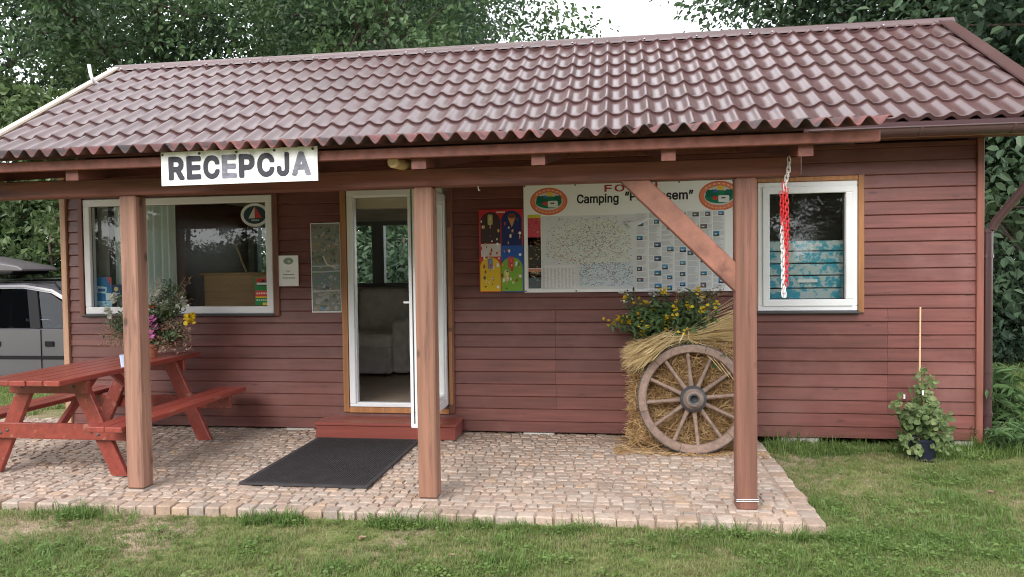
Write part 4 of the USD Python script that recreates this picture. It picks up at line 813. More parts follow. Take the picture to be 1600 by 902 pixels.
def tree_parts(seed, height, crown_r, crown_z0, n_leaf, size, trunk_r, lean=0.0, limbs=11, density=1.0, low=0.35):
    g = np.random.default_rng(seed); wood = []; tips = []
    top = np.array([lean*height, 0, height*.80]); tr = [np.array([0, 0, -.2]), np.array([.02*g.normal(), .02*g.normal(), .4])]
    for t in np.linspace(.15, 1, 7): tr.append(top*t+g.normal(0, .10*t, 3)*[1, 1, 0])
    tr = np.array(tr); rad = trunk_r*np.interp(np.arange(len(tr)), [0, 1, len(tr)-1], [1.35, 1.0, .22]); wood.append(tube(tr, rad, 10))
    zc = (crown_z0+height)/2; hz = (height-crown_z0)/2
    def crown_point(az, el): return np.array([lean*height*.8+crown_r*np.cos(az)*np.cos(el), crown_r*np.sin(az)*np.cos(el), zc+hz*np.sin(el)])
    for k in range(limbs):
        az = k*2.39996+g.uniform(-.3, .3); el = g.uniform(-.75, 1.2); end = crown_point(az, el)*[1, 1, 1]; rr = g.uniform(.62, .92)
        zb = min(max(crown_z0*.75, end[2]-g.uniform(.8, 2.2)*crown_r*.5), height*.74); b = np.array([np.interp(zb, tr[:, 2], tr[:, i]) for i in range(3)])
        end = b+(end-b)*rr; mid = (b+end)/2+g.normal(0, .22, 3)+[0, 0, -.12*crown_r*.5]; p = np.array([b, (b+mid)/2+g.normal(0, .06, 3), mid, (mid+end)/2+g.normal(0, .1, 3), end])
        wood.append(tube(p, trunk_r*np.array([.42, .34, .26, .17, .08]), 7)); 
        for j in range(9):
            t = g.uniform(.30, 1.0); q0 = np.array([np.interp(t*4, np.arange(5), p[:, i]) for i in range(3)]); dirn = unit(unit(end-b)*.5+g.normal(0, .75, 3)+[0, 0, .15]); ln = crown_r*g.uniform(.22, .46); q1 = q0+dirn*ln; qm = (q0+q1)/2+g.normal(0, .08, 3)
            wood.append(tube(np.array([q0, qm, q1]), trunk_r*np.array([.12, .08, .03]), 5)); tips += [(q1, dirn), (qm, dirn)]
            for h in range(3):
                d2 = unit(dirn*.5+g.normal(0, .8, 3)); q2 = q0+(q1-q0)*g.uniform(.4, 1)+d2*crown_r*g.uniform(.10, .24); tips.append((q2, d2))
    for k in range(int(limbs*7)):     # outer shell sprays
        az, el = g.uniform(0, 2*np.pi), np.arcsin(g.uniform(-low*2, 1)); q_ = crown_point(az, el); cpt = np.array([lean*height*.8, 0, zc]); q_ = cpt+(q_-cpt)*(.78+.30*meshkit.noise(q_/1.1+seed, seed)); tips.append((q_, unit(q_-cpt)))
    tp_, td = np.array([t[0] for t in tips]), np.array([t[1] for t in tips]); m = n_leaf//len(tips)+1; idx = np.repeat(np.arange(len(tips)), m)
    sp = crown_r*.092; off = g.normal(0, 1, (len(idx), 3))*[sp, sp, sp*.5]; c = tp_[idx]+off
    nrm = unit(g.normal(0, .55, (len(idx), 3))+[0, 0, .75]+.5*unit(off)); dd = unit(g.normal(0, .8, (len(idx), 3))+.6*td[idx]+[0, 0, -.35])
    keep = c[:, 2] > .3
    return trimesh.util.concatenate(wood), leaves(c[keep], nrm[keep], dd[keep], (size*g.uniform(.65, 1.25, len(idx)))[keep])
def tree(name, label, seed, loc, leafmat, barkmat='bark', rz=0, s=1.0, group=None, cat='tree', **k):
    w, l = tree_parts(seed, **k); t = thing(name, label, cat, group, loc, rz, s); obj('trunk', w, barkmat, t, smooth=50); obj('crown', l, leafmat, t); return t
def bush_leaves(seed, rx, ry, h, n, size, z0=0.0, lumps=26):
    g = np.random.default_rng(seed); az = g.uniform(0, 2*np.pi, lumps); el = np.arcsin(g.uniform(-.1, 1, lumps)); k_ = g.uniform(.45, 1.0, lumps)
    cs = np.c_[rx*.8*np.cos(az)*np.cos(el)*k_, ry*.8*np.sin(az)*np.cos(el)*k_, z0+(h-z0)*(.25+.62*np.sin(el)*k_)]; cs = np.vstack([cs, np.c_[g.uniform(-rx*.8, rx*.8, lumps//2), g.uniform(-ry*.7, ry*.7, lumps//2), g.uniform(z0+.1, h*.35, lumps//2)]])
    idx = g.integers(0, len(cs), n); u = unit(g.normal(0, 1, (n, 3))); r_ = g.uniform(.35, 1.0, n)[:, None]**.5; c = cs[idx]+u*r_*np.array([rx*.34, ry*.34, h*.17]); c[:, 2] = np.maximum(c[:, 2], .04)
    return leaves(c, unit(u*.7+g.normal(0, .45, (n, 3))+[0, 0, .5]), unit(g.normal(0, .7, (n, 3))+u*.5+[0, 0, -.4]), size*g.uniform(.6, 1.25, n))
def stems(pts_pairs, r, n=4): return trimesh.util.concatenate([tube(p, r, n, False) for p in pts_pairs])

# ================================================================== hay bale, wheel, wheat, wild flowers
hb = thing('hay_bale', 'block of loose straw standing against the boards behind the cart wheel', 'hay bale')
def lump(x0, x1, y0, y1, z0, z1, amp, f, seed):
    b = trimesh.creation.box(bounds=[(x0, y0, z0), (x1, y1, z1)])
    for _ in range(5): b = b.subdivide()
    n = unit(b.vertices-b.bounds.mean(0)); b.vertices += n*((meshkit.fbm(b.vertices*f, 4, seed)-.5)*amp)[:, None]; return b
obj('core', lump(.17, 1.06, -.46, -.07, .012, .86, .13, 9, 3), 'hay_core', hb, smooth=50)
def straw_bits(n, seed):
    g = np.random.default_rng(seed); c, d = [], []
    side = g.choice(4, n, p=[.60, .22, .06, .12])
    for s in side:
        if s == 0: p = [g.uniform(.13, 1.09), -.475+g.normal(0, .022), g.uniform(.01, .90)]
        elif s == 1: p = [.155+g.normal(0, .025), g.uniform(-.47, -.06), g.uniform(.01, .88)]
        elif s == 2: p = [1.08+g.normal(0, .02), g.uniform(-.47, -.06), g.uniform(.01, .88)]
        else: p = [g.uniform(.13, 1.09), g.uniform(-.47, -.06), .875+g.normal(0, .02)]
        c.append(p); v = g.normal(0, 1, 3)*[1, .35, .75]+[0, -.12, -.15]; d.append(v)
    return np.array(c), unit(np.array(d)), g
def straws(c, d, ln, r, g):
    n = len(c); a = unit(np.cross(d, unit(g.normal(0, 1, (n, 3))))); b = np.cross(d, a); p0, p1 = c-d*ln[:, None]/2, c+d*ln[:, None]/2; bow = a*(g.normal(0, .10, n)*ln)[:, None]; pm = (p0+p1)/2+bow
    off = [a*r, -.5*a*r+.866*b*r, -.5*a*r-.866*b*r]; v = np.stack([p+o for p in (p0, pm, p1) for o in off], 1).reshape(-1, 3); k = np.arange(n)[:, None]*9; f = []
    for lv in (0, 3):
        for j in range(3): j1 = (j+1) % 3; f += [[lv+j, lv+j1, lv+3+j1], [lv+j, lv+3+j1, lv+3+j]]
    return trimesh.Trimesh(v, np.vstack([k+x for x in f]), process=False)
c, d, g = straw_bits(5200, 5); obj('straw', straws(c, d, g.uniform(.05, .17, len(c)), .0026, g), 'straw', hb, kind='stuff')
g = np.random.default_rng(15); n = 420; c = np.c_[g.normal(.5, .34, n), g.uniform(-.70, -.50, n), np.full(n, .012)]; c[:, 0] = np.clip(c[:, 0], .0, 1.2); c[:60, 0] = g.uniform(0, .16, 60); c[:60, 1] = g.uniform(-.5, -.1, 60)
st_ = thing('fallen_straw', 'loose straws scattered on the setts in front of the bale', 'straw'); obj('straw', straws(c, unit(np.c_[g.normal(0, 1, (n, 2)), g.normal(0, .06, n)]), g.uniform(.04, .14, n), .002, g), 'straw', st_, kind='stuff'); tag(st_, kind='stuff')

wh = thing('cart_wheel', 'old wooden cart wheel with twelve spokes leaning on the straw bale', 'wheel')
wc = np.array([.625, -.575, .463]); tilt = math.radians(-7)
def wheelspace(m): # local: axis along -y
    m.apply_transform(trimesh.transformations.rotation_matrix(tilt, (1, 0, 0))); m.apply_translation(wc); return m
Ro, Ri = .455, .385
for k in range(6):
    a = np.linspace(k*np.pi/3+.004, (k+1)*np.pi/3-.004, 9)+.26
    sec = [(Ri, -.022), (Ri+.010, -.034), (Ro-.010, -.034), (Ro, -.026), (Ro, .026), (Ro-.010, .034), (Ri+.010, .034), (Ri, .022)]
    v = np.array([[(r*np.cos(t), y, r*np.sin(t)) for r, y in sec] for t in a]).reshape(-1, 3); f = []
    for i in range(8):
        for j in range(8): j1 = (j+1) % 8; f += [(i*8+j, i*8+j1, i*8+8+j1), (i*8+j, i*8+8+j1, i*8+8+j)]
    for e in (0, 64): f += [(e, e+j, e+j+1) if e == 0 else (e, e+j+1, e+j) for j in range(1, 7)]
    m = trimesh.Trimesh(v, f, process=False); m.fix_normals(); obj('felloe', wheelspace(m), 'old_wood', wh, smooth=40)
th = np.linspace(0, 2*np.pi, 49); obj('iron_tyre', wheelspace(trimesh.util.concatenate([tube(np.c_[(Ro+.004)*np.cos(th), np.full(49, y), (Ro+.004)*np.sin(th)], .0045, 6, False) for y in (-.020, -.007, .007, .020)])), 'dark_metal', wh, smooth=40)
for k in range(12):
    a = k*np.pi/6+math.radians(5.5); dr = np.array([np.cos(a), 0, np.sin(a)]); p = np.array([.075, .10, .15, .26, .35, .392])[:, None]*dr
    m = tube(p, [.022, .021, .019, .0155, .0165, .018], 8); obj('spoke', wheelspace(m), 'old_wood', wh, smooth=50)
hub = lathe([(.034, -.115), (.052, -.125), (.062, -.118), (.066, -.100), (.088, -.062), (.108, -.040), (.110, .03), (.085, .07), (0, .07)], 28); 
hub2 = lathe([(.026, -.05), (.030, -.108), (.034, -.115)], 28)
rx = trimesh.transformations.rotation_matrix(-math.pi/2, (1, 0, 0))
def hubm(m): m.apply_transform(rx); return wheelspace(m)
hub.vertices[:, 2] *= 1; obj('hub', hubm(hub), 'hub_wood', wh, smooth=40); 
obj('hub_band', hubm(lathe([(.088, -.070), (.0945, -.066), (.109, -.046), (.1115, -.036), (.102, -.038)], 28)), 'dark_metal', wh, smooth=40); obj('hub_bush', hubm(lathe([(.0, -.07), (.030, -.07), (.034, -.128), (.044, -.130), (.046, -.118)], 24)), 'dark_metal', wh, smooth=40)

ws = thing('wheat_sheaf', 'sheaf of pale dry wheat tied in the middle and laid over the bale', 'wheat sheaf')
g = np.random.default_rng(21); n = 340; P_ = []
for k in range(n):
    u, v = g.normal(0, 1), g.normal(0, 1); R0 = np.array([1.04+g.uniform(-.06, .05), -.30+.10*v, 1.02+.085*u]); tie = np.array([.60+g.normal(0, .01), -.36+.045*v, .965+.022*u])
    sp = g.uniform(0, 1); Lx = np.array([.13+.16*g.uniform(), -.40+.12*v-.04, .93-.13*sp+.035*u]); Lx[0] += .08*max(u, 0)
    m1 = (R0*.5+tie*.5)+g.normal(0, .012, 3)+[0, 0, .010]; m2 = tie*.52+Lx*.48+[0, 0, .045]+g.normal(0, .014, 3); P_.append([R0, m1, tie, m2, Lx])
P_ = np.array(P_)
def ribbons(P_, r):
    n, k = P_.shape[:2]; t = unit(np.gradient(P_, axis=1)); a = unit(np.cross(t, unit(np.array([.2, 1, .1])))); b = np.cross(t, a); offs = [a*r, -.5*a*r+.866*b*r, -.5*a*r-.866*b*r]; v = np.stack([P_+o for o in offs], 2).reshape(-1, 3); f = []; base = np.arange(n)[:, None]*k*3
    for i in range(k-1):
        for j in range(3): j1 = (j+1) % 3; f += [base+[i*3+j, i*3+j1, i*3+3+j1], base+[i*3+j, i*3+3+j1, i*3+3+j]]
    return trimesh.Trimesh(v, np.vstack(f), process=False)
obj('stalks', ribbons(P_, .0024), 'wheat', ws, kind='stuff')
e0 = P_[:, 4]; dr = unit(P_[:, 4]-P_[:, 3]); E_ = np.stack([e0, e0+dr*.03+[0, 0, -.003], e0+dr*.06+[0, 0, -.006], e0+dr*.085+[0, 0, -.012]], 1); obj('ears', ribbons(E_, np.array([.004, .0062, .0055, .002])[None, :, None]), 'wheat', ws, kind='stuff')
aw = np.repeat(np.arange(n), 4); c = E_[aw, g.integers(0, 4, len(aw))]; dd = unit(dr[aw]+g.normal(0, .35, (len(aw), 3))); obj('awns', straws(c+dd*.03, dd, np.full(len(aw), .07), .0008, g), 'wheat', ws, kind='stuff')
ta = np.linspace(0, 2*np.pi, 17); obj('tie', tube(np.c_[np.full(17, .60)+.01*np.sin(ta), -.36+.105*np.cos(ta), .962+.060*np.sin(ta)], .007, 6, False), 'wheat', ws)
for k in range(3):
    s_ = [(.60, -.47, .955), (.66+.05*k, -.52, .90), (.78+.05*k, -.56, .80-.03*k), (.86+.06*k, -.60, .70-.05*k)]; obj('loose_stalk', tube(s_, .003, 5), 'wheat', ws)

def blossom(c, r, petals, g, up=None):
    """a small open flower head: a ring of petals"""
    up = unit(np.array([0, -.6, .8])+g.normal(0, .35, 3)) if up is None else up; a = unit(np.cross(up, [.3, .2, 1])); b = np.cross(up, a); t = np.arange(petals)*2*np.pi/petals+g.uniform(0, 1)
    dd = np.cos(t)[:, None]*a+np.sin(t)[:, None]*b+.25*up; return leaves(np.tile(c, (petals, 1)), np.tile(up, (petals, 1)), dd, r, .7, .05)
wf = thing('wild_flowers', 'bunch of yellow and white wild flowers with green leaves on top of the straw bale', 'flowers')
g = np.random.default_rng(31); vc = np.array([.46, -.24, .875])
obj('vase', T(lathe([(0, 0), (.07, 0), (.095, .12), (.088, .12), (.065, .01), (0, .01)], 20), vc), 'bucket', wf, smooth=40)
ends, lines = [], []
for k in range(74):
    px, py = g.uniform(975, 1122), g.uniform(452, 520)
    if k < 9: px, py = g.uniform(952, 985), g.uniform(490, 508)
    e = at(px, py, -.26+g.normal(0, .09)); e[1] = min(e[1], -.06); b = vc+[g.normal(0, .035), g.normal(0, .03), .02]; m = (b+e)/2+g.normal(0, .03, 3)+[0, 0, .03]; lines.append(np.array([b, (b+m)/2+g.normal(0, .008, 3), m, (m+e)/2+g.normal(0, .008, 3), e])); ends.append(e)
obj('stems', stems(lines, .0022), 'stem', wf, kind='stuff'); lines = np.array(lines); ends = np.array(ends)
n = 1700; i = g.integers(0, len(lines), n); t = g.uniform(.6, 3.9, n); k0 = t.astype(int); c = lines[i, k0]+(lines[i, k0+1]-lines[i, k0])*(t-k0)[:, None]
obj('leaves', leaves(c+g.normal(0, .014, (n, 3)), unit(g.normal(0, .6, (n, 3))+[0, -.4, .7]), unit(g.normal(0, .8, (n, 3))+[0, -.1, .25]), g.uniform(.035, .085, n), .36), 'leaf_bouquet', wf, kind='stuff')
n = 900; c = np.c_[g.normal(.46, .15, n), -.27+g.normal(0, .09, n), g.normal(1.08, .075, n)]; c[:, 1] = np.minimum(c[:, 1], -.06); obj('leaves', leaves(c, unit(g.normal(0, .6, (n, 3))+[0, -.4, .7]), unit(g.normal(0, .8, (n, 3))), g.uniform(.045, .085, n), .5), 'leaf_nettle', wf, kind='stuff')
yl, wt = [], []
for k, e in enumerate(ends):
    if k % 5 in (0, 2, 3) and e[2] < 1.37: 
        for j in range(7): yl.append(blossom(e+g.normal(0, .022, 3), .018, 6, g))
    elif k % 5 == 4:
        for j in range(10): wt.append(blossom(e+g.normal(0, .030, 3)*[1, 1, .5], .013, 5, g))
obj('yellow_blossoms', yl, 'petal_yellow', wf, kind='stuff'); obj('white_blossoms', wt, 'petal_white', wf, kind='stuff')
tl = []
for k in range(20):
    e = at(g.uniform(1040, 1142), g.uniform(445, 492), -.2); b = vc+[.03, 0, .2]; tl.append(np.array([b, (b+e)/2+[0, 0, .05]+g.normal(0, .02, 3), e]))
obj('grass_stalks', stems(tl, .0012, 3), 'dry_stem', wf, kind='stuff'); tl = np.array(tl)
n = 160; i = g.integers(0, 20, n); t = g.uniform(.45, 1, n); c = tl[i, 1]+(tl[i, 2]-tl[i, 1])*t[:, None]; obj('seed_heads', leaves(c, unit(g.normal(0, 1, (n, 3))), unit(g.normal(0, .5, (n, 3))+[.3, 0, .5]), g.uniform(.012, .026, n), .4), 'dry_bits', wf, kind='stuff')
vl = [(at(1106, 470, -.12), .06), (at(1111, 457, -.12), .05), (at(1122, 472, -.12), .05), (at(1116, 490, -.14), .04), (at(1010, 585, -.47), .05), (at(1062, 660, -.5), .03), (at(1128, 560, -.53), .05), (at(1118, 575, -.53), .05), (at(1135, 585, -.53), .05), (at(1063, 552, -.52), .05)]
obj('leaf_sprig', leaves(np.array([v[0] for v in vl]), unit(np.array([[0, -1, .4]]*len(vl))+g.normal(0, .2, (len(vl), 3))), g.normal(0, .8, (len(vl), 3))+[0, 0, -.2], np.array([v[1] for v in vl])*1.4, .8), 'leaf_nettle', wf, kind='stuff')

# ------------------------------------------------------------------ flowers on the table
tf = thing('table_flowers', 'clay pot of mixed garden and dried flowers standing on the table behind the left post', 'flowers')
g = np.random.default_rng(41); pc = np.array([at(236, 552, -.62)[0]-.01, -.62, TZ+.001])
pot = obj('pot', T(lathe([(0, 0), (.058, 0), (.078, .095), (.086, .097), (.086, .120), (.076, .120), (.070, .03), (0, .03)], 26), pc), 'terracotta', tf, smooth=40)
Ppr = Print(pc[1]-.0835); Ppr.poly(affinity.translate(Point(0, 0).buffer(.028, 12).difference(Point(0, 0).buffer(.019, 12)).difference(sbox(0, -.01, .04, .01)), pc[0]+.012, pc[2]+.062), srgb(220, 205, 190), 0); Ppr.build('emblem', pot)
def spray(px0, px1, py0, py1, k, depth=.10, base=.03):
    L_ = []
    for _ in range(k):
        e = at(g.uniform(px0, px1), g.uniform(py0, py1), pc[1]+g.normal(0, depth)); b = pc+[g.normal(0, base), g.normal(0, base), .11]; m = (b+e)/2+g.normal(0, .02, 3)+[0, 0, .03]; L_.append(np.array([b, (b+m)/2, m, (m+e)/2, e]))
    return np.array(L_)
def along(Ls, n, lo=1.0, hi=3.95):
    i = g.integers(0, len(Ls), n); t = g.uniform(lo, hi, n); k0 = t.astype(int); return Ls[i, k0]+(Ls[i, k0+1]-Ls[i, k0])*(t-k0)[:, None]
def foliage(name, Ls, n, mat, s0, s1, asp, spread=.012, lo=1.0, upd=.2):
    c = along(Ls, n, lo)+g.normal(0, spread, (n, 3)); obj(name, leaves(c, unit(g.normal(0, .6, (n, 3))+[0, -.4, .7]), unit(g.normal(0, .8, (n, 3))+[0, 0, upd]), g.uniform(s0, s1, n), asp), mat, tf, kind='stuff')
gr = spray(165, 292, 440, 530, 52); obj('stems', stems(gr, .002), 'stem', tf, kind='stuff'); foliage('leaves', gr, 2300, 'leaf_bouquet', .03, .07, .38, .022)
sil = spray(238, 262, 428, 480, 9, .05); foliage('pale_plumes', sil, 900, 'petal_white', .014, .032, .4, .018, 2.2)
dryL = spray(148, 190, 505, 545, 16, .08); obj('dry_stems', stems(dryL, .0012, 3), 'dry_stem', tf, kind='stuff'); foliage('dry_grass', dryL, 520, 'dry_bits', .016, .036, .3, .012, 1.6)
dryR = spray(252, 302, 500, 552, 30, .07); foliage('dry_heads', dryR, 1200, 'dry_bits', .018, .036, .6, .018, 1.8)
tallR = spray(285, 308, 425, 470, 5, .04); obj('tall_stalks', stems(tallR, .0014, 3), 'dry_stem', tf, kind='stuff'); foliage('tall_seed_heads', tallR, 160, 'dry_bits', .016, .03, .4, .008, 2.2)
pk, yl, wt, rd = [], [], [], []
for k in range(46): pk.append(blossom(at(236+g.normal(0, 4), 494+k*.75, pc[1]-.10+g.normal(0, .012)), .026, 6, g))
for k in range(40): yl.append(blossom(at(g.uniform(289, 304), g.uniform(490, 506), pc[1]-.07+g.normal(0, .02)), .022, 6, g))
for px, py in ((285, 472), (289, 478), (279, 476), (180, 462), (176, 470), (168, 485), (172, 488), (286, 468), (248, 458)):
    for j in range(7): wt.append(blossom(at(px+g.normal(0, 2.5), py+g.normal(0, 2.5), pc[1]-.08), .024, 7, g))
for k in range(9): rd.append(blossom(at(238+g.normal(0, 3), 479+g.normal(0, 2.5), pc[1]-.09), .018, 6, g))
obj('pink_blossoms', pk, 'petal_pink', tf, kind='stuff'); obj('yellow_blossoms', yl, 'petal_yellow', tf, kind='stuff'); obj('white_blossoms', wt, 'petal_white', tf, kind='stuff'); obj('red_blossom', rd, 'petal_red', tf)

# ------------------------------------------------------------------ potted climber and plants by the right corner
pv = thing('potted_climber', 'green climbing plant in a dark pot with a tall thin cane, right of the wall', 'potted plant')
g = np.random.default_rng(51); vx, vy = 2.50, -.36; gz = float(ground_z(vx, vy))
obj('pot', T(lathe([(0, 0), (.085, 0), (.105, .16), (.113, .162), (.113, .18), (.102, .18), (.09, .15), (0, .15)], 26), (vx+.03, vy, gz)), 'bucket', pv, smooth=40)
obj('cane', tube([(vx+.015, vy+.04, gz+.15), at(1438, 480, vy+.30)], .0075, 8), 'bamboo', pv)
lines = []
for k in range(40):
    e = at(g.uniform(1404, 1482), g.uniform(622, 712), vy-.04+g.normal(0, .13)); b = np.array([vx+.03, vy, gz+.16]); m = (b+e)/2+[0, 0, .10]+g.normal(0, .04, 3); lines.append(np.array([b, (b+m)/2+[0, 0, .02], m, (m+e)/2+[0, 0, .01], e]))
for k in range(10):
    e = at(1446+g.normal(0, 12), 570+abs(g.normal(0, 30)), vy+.05+g.normal(0, .05)); b = np.array([vx+.03, vy, gz+.16]); m = (b+e)/2+g.normal(0, .03, 3); lines.append(np.array([b, (b+m)/2, m, (m+e)/2, e]))
lines = np.array(lines); obj('stems', stems(lines, .0025), 'stem', pv, kind='stuff')
def al(Ls, n, lo=.8): i = g.integers(0, len(Ls), n); t = g.uniform(lo, 3.98, n); k0 = t.astype(int); return Ls[i, k0]+(Ls[i, k0+1]-Ls[i, k0])*(t-k0)[:, None]
n = 1150; obj('leaves', leaves(al(lines, n)+g.normal(0, .018, (n, 3)), unit(g.normal(0, .45, (n, 3))+[0, -.7, .6]), unit(g.normal(0, .7, (n, 3))+[0, -.2, -.45]), g.uniform(.026, .06, n), .95, .10), 'leaf_ivy', pv, kind='stuff')
for px, py in ((1413, 620), (1442, 614)): tagp = at(px, py, -.05 if px < 1430 else vy-.03); obj('plant_tag', cbox(tagp[0]-.007, tagp[0]+.007, tagp[1]-.001, tagp[1]+.001, tagp[2]-.02, tagp[2]+.02, 0), 'white_plastic', pv)
obj('plant_saucer', T(lathe([(0, 0), (.12, 0), (.15, .02), (.14, .02), (.11, .005), (0, .005)], 24), (vx+.03, vy, gz-.004)), 'bucket', pv, smooth=40)
def weed(name, label, cat, x, y, k, h, spread, mat, sz, asp, seed, group=None):
    g = np.random.default_rng(seed); t = thing(name, label, cat, group, (x, y, float(ground_z(x, y)))); Ls = []
    for _ in range(k):
        b = np.r_[g.normal(0, spread*.35, 2), 0]; hh = h*g.uniform(.55, 1.0); e = b+np.r_[g.normal(0, spread*.55, 2), hh]; m = (b+e)/2+np.r_[g.normal(0, .03, 2), .06*hh]; Ls.append(np.array([b, (b+m)/2, m, (m+e)/2, e+[g.normal(0, .05), g.normal(0, .05), -.04*hh]]))
    Ls = np.array(Ls); obj('stems', stems(Ls, .003), 'stem', t, kind='stuff'); n = k*26; i = g.integers(0, k, n); tt = g.uniform(.5, 3.98, n); k0 = tt.astype(int); c = Ls[i, k0]+(Ls[i, k0+1]-Ls[i, k0])*(tt-k0)[:, None]; az = g.uniform(0, 2*np.pi, n)
    obj('leaves', leaves(c, unit(np.c_[g.normal(0, .3, (n, 2)), np.ones(n)]), unit(np.c_[np.cos(az), np.sin(az), g.normal(-.35, .3, n)]), sz*g.uniform(.55, 1.2, n), asp), mat, t, kind='stuff'); return t
weed('nettle_clump', 'tall leafy green weeds growing at the right corner of the cabin', 'weeds', 3.46, .35, 26, .78, .26, 'leaf_nettle', .16, .22, 61)
weed('nettle_clump', 'low weeds beneath the downpipe at the cabin corner', 'weeds', 3.30, -.10, 14, .30, .2, 'leaf_nettle', .11, .25, 62)
weed('nettle_clump', 'weeds growing behind the tall clump past the right end of the cabin', 'weeds', 3.75, 1.5, 20, .62, .3, 'leaf_nettle', .15, .24, 63)

# ================================================================== car with roof box, parking sign
cx0, cy0 = at(64, 515, 4.2)[0], 4.2; cz0 = -.37
def zz(z): return 1.0+(z-1.0)*1.44 if z > 1.0 else z
car = thing('estate_car', 'grey estate car with dark windows parked beyond the left end of the cabin', 'car', None, (cx0, cy0, cz0))
W2 = 1.74
def loft(poly_pts, ys, insets, zc=.62):
    """a side outline (x, z) carried across the car's width, drawn in towards both flanks"""
    p = np.array(poly_pts, float); c = np.array([p[:, 0].mean(), zc]); secs = []
    for y, s in zip(ys, insets): q_ = c+(p-c)*s; secs.append(np.c_[q_[:, 0], np.full(len(p), y), q_[:, 1]])
    v = np.vstack(secs); n = len(p); f = []
    for i in range(len(ys)-1):
        for j in range(n): j1 = (j+1) % n; f += [(i*n+j, i*n+j1, i*n+n+j1), (i*n+j, i*n+n+j1, i*n+n+j)]
    tri = trimesh.creation.triangulate_polygon(Polygon(p), engine='earcut')[1] if True else None
    tp = trimesh.creation.triangulate_polygon(Polygon(p), engine='earcut'); idx = [int(np.argmin(((p-w)**2).sum(1))) for w in np.asarray(tp[0])]
    for a, b, c_ in tp[1]: f += [(idx[a], idx[b], idx[c_]), ((len(ys)-1)*n+idx[a], (len(ys)-1)*n+idx[c_], (len(ys)-1)*n+idx[b])]
    m = trimesh.Trimesh(v, f, process=False); m.fix_normals(); return m
def arch_pts(cx, r=.35): return [(cx+r*np.cos(a), .30+r*np.sin(a)) for a in np.linspace(np.pi*1.02, -.02*np.pi, 11)]
WF, WB = 1.98, -1.30      # wheel positions forward and back of the front-door edge
low = [(-2.20, .36), (-1.70, .20)]+arch_pts(WB)+[(WB+.40, .20), (WF-.40, .20)]+arch_pts(WF)+[(2.42, .20), (2.72, .30), (2.75, .62), (2.62, .80), (1.35, 1.00), (1.18, 1.015), (-2.10, 1.03), (-2.23, .80), (-2.25, .5)]
obj('body', loft(low, [0, .05, .14, W2-.14, W2-.05, W2], [.965, .993, 1.0, 1.0, .993, .965]), 'car_paint', car, smooth=35)
def P3(x, z, side): # on the glasshouse flank, leaning inwards with height
    ins = .05+.20*(z-1.0)/.5; return np.array([x, ins if side < 0 else W2-ins, zz(z)])
for s in (-1, 1):
    for nm, pts in (('front_side_window', [(-.03, 1.02), (1.00, 1.02), (.40, 1.27), (.05, 1.41), (-.24, 1.47)]), ('rear_side_window', [(-.22, 1.03), (-.95, 1.04), (-.98, 1.46), (-.44, 1.475)]), ('load_window', [(-1.03, 1.04), (-2.02, 1.06), (-1.84, 1.43), (-1.06, 1.455)])):
        v = np.array([P3(x, z, s) for x, z in pts]); v2 = v+[0, .004*(1 if s < 0 else -1), 0]; nv = len(v); o = obj(nm, trimesh.Trimesh(np.vstack([v, v2]), [(0, i, i+1) for i in range(1, nv-1)]+[(nv, nv+i+1, nv+i) for i in range(1, nv-1)], process=False), 'car_glass' if nm[0] == 'f' else 'dark_glass' if s < 0 or nm[0] == 'l' else 'car_glass', car)
    for nm, (xa, za), (xb, zb), w in (('pillar', (1.12, 1.0), (.42, 1.30), .06), ('pillar', (-.13, 1.0), (-.36, 1.50), .20), ('pillar', (-1.0, 1.0), (-1.02, 1.49), .09), ('pillar', (-2.10, 1.02), (-1.84, 1.49), .12)):
        obj(nm, bar(P3(xa, za, s)+[0, -.006*s*-1, 0], P3(xb, zb, s), w, .03, up=(0, 1, 0)), 'car_black' if w in (.20, .09) else 'car_paint', car)
    obj('roof_rail', tube([P3(.12, 1.47, s)+[0, -.07*s, .0], P3(.0, 1.545, s)+[0, -.08*s, .01], P3(-1.5, 1.56, s)+[0, -.08*s, .02], P3(-1.7, 1.50, s)+[0, -.07*s, .0]], .016, 8), 'car_black', car, smooth=50)
    yf = -.002 if s < 0 else W2+.002
    for x in (.0, 1.08, -1.02): obj('door_gap', cbox(x-.004, x+.004, min(yf, yf+.012*-s*-1), max(yf, yf+.012*-s*-1), .34, 1.0, 0), 'car_black', car)
    for x in (.16, -.86): obj('door_handle', cbox(x-.085, x+.085, yf-.022 if s < 0 else yf, yf if s < 0 else yf+.022, .72, .81, .010), 'car_black', car)
    obj('side_strip', cbox(-1.0, 1.06, yf-.010 if s < 0 else yf, yf if s < 0 else yf+.010, .50, .56, .004), 'car_black', car)
    for xw in (WF, WB):
        w_ = obj('tyre', T(lathe([(.19, -.10), (.29, -.10), (.31, -.08), (.31, .08), (.29, .10), (.19, .10)], 28), (xw, .13 if s < 0 else W2-.13, .31), [(math.pi/2, (1, 0, 0))]), 'tyre', car, smooth=40)
        obj('rim', T(lathe([(0, -.075), (.05, -.08), (.16, -.06), (.195, -.085), (.195, .0), (0, .0)], 20), (xw, .12 if s < 0 else W2-.12, .31), [(math.pi/2 if s < 0 else -math.pi/2, (1, 0, 0))]), 'steel', w_, smooth=40)
    obj('headlight', cbox(2.50, 2.70, .12 if s < 0 else W2-.42, .42 if s < 0 else W2-.12, .62, .76, .03), 'white_plastic', car)
    obj('mirror', cbox(.82, .96, -.17 if s < 0 else W2-.01, .01 if s < 0 else W2+.17, 1.02, 1.14, .03), 'car_black', car)
prof = [(.50, .16, 1.27), (.34, .185, 1.36), (.05, .20, 1.465), (-.5, .21, 1.525), (-1.2, .21, 1.525), (-1.65, .20, 1.505), (-1.90, .20, 1.45)]
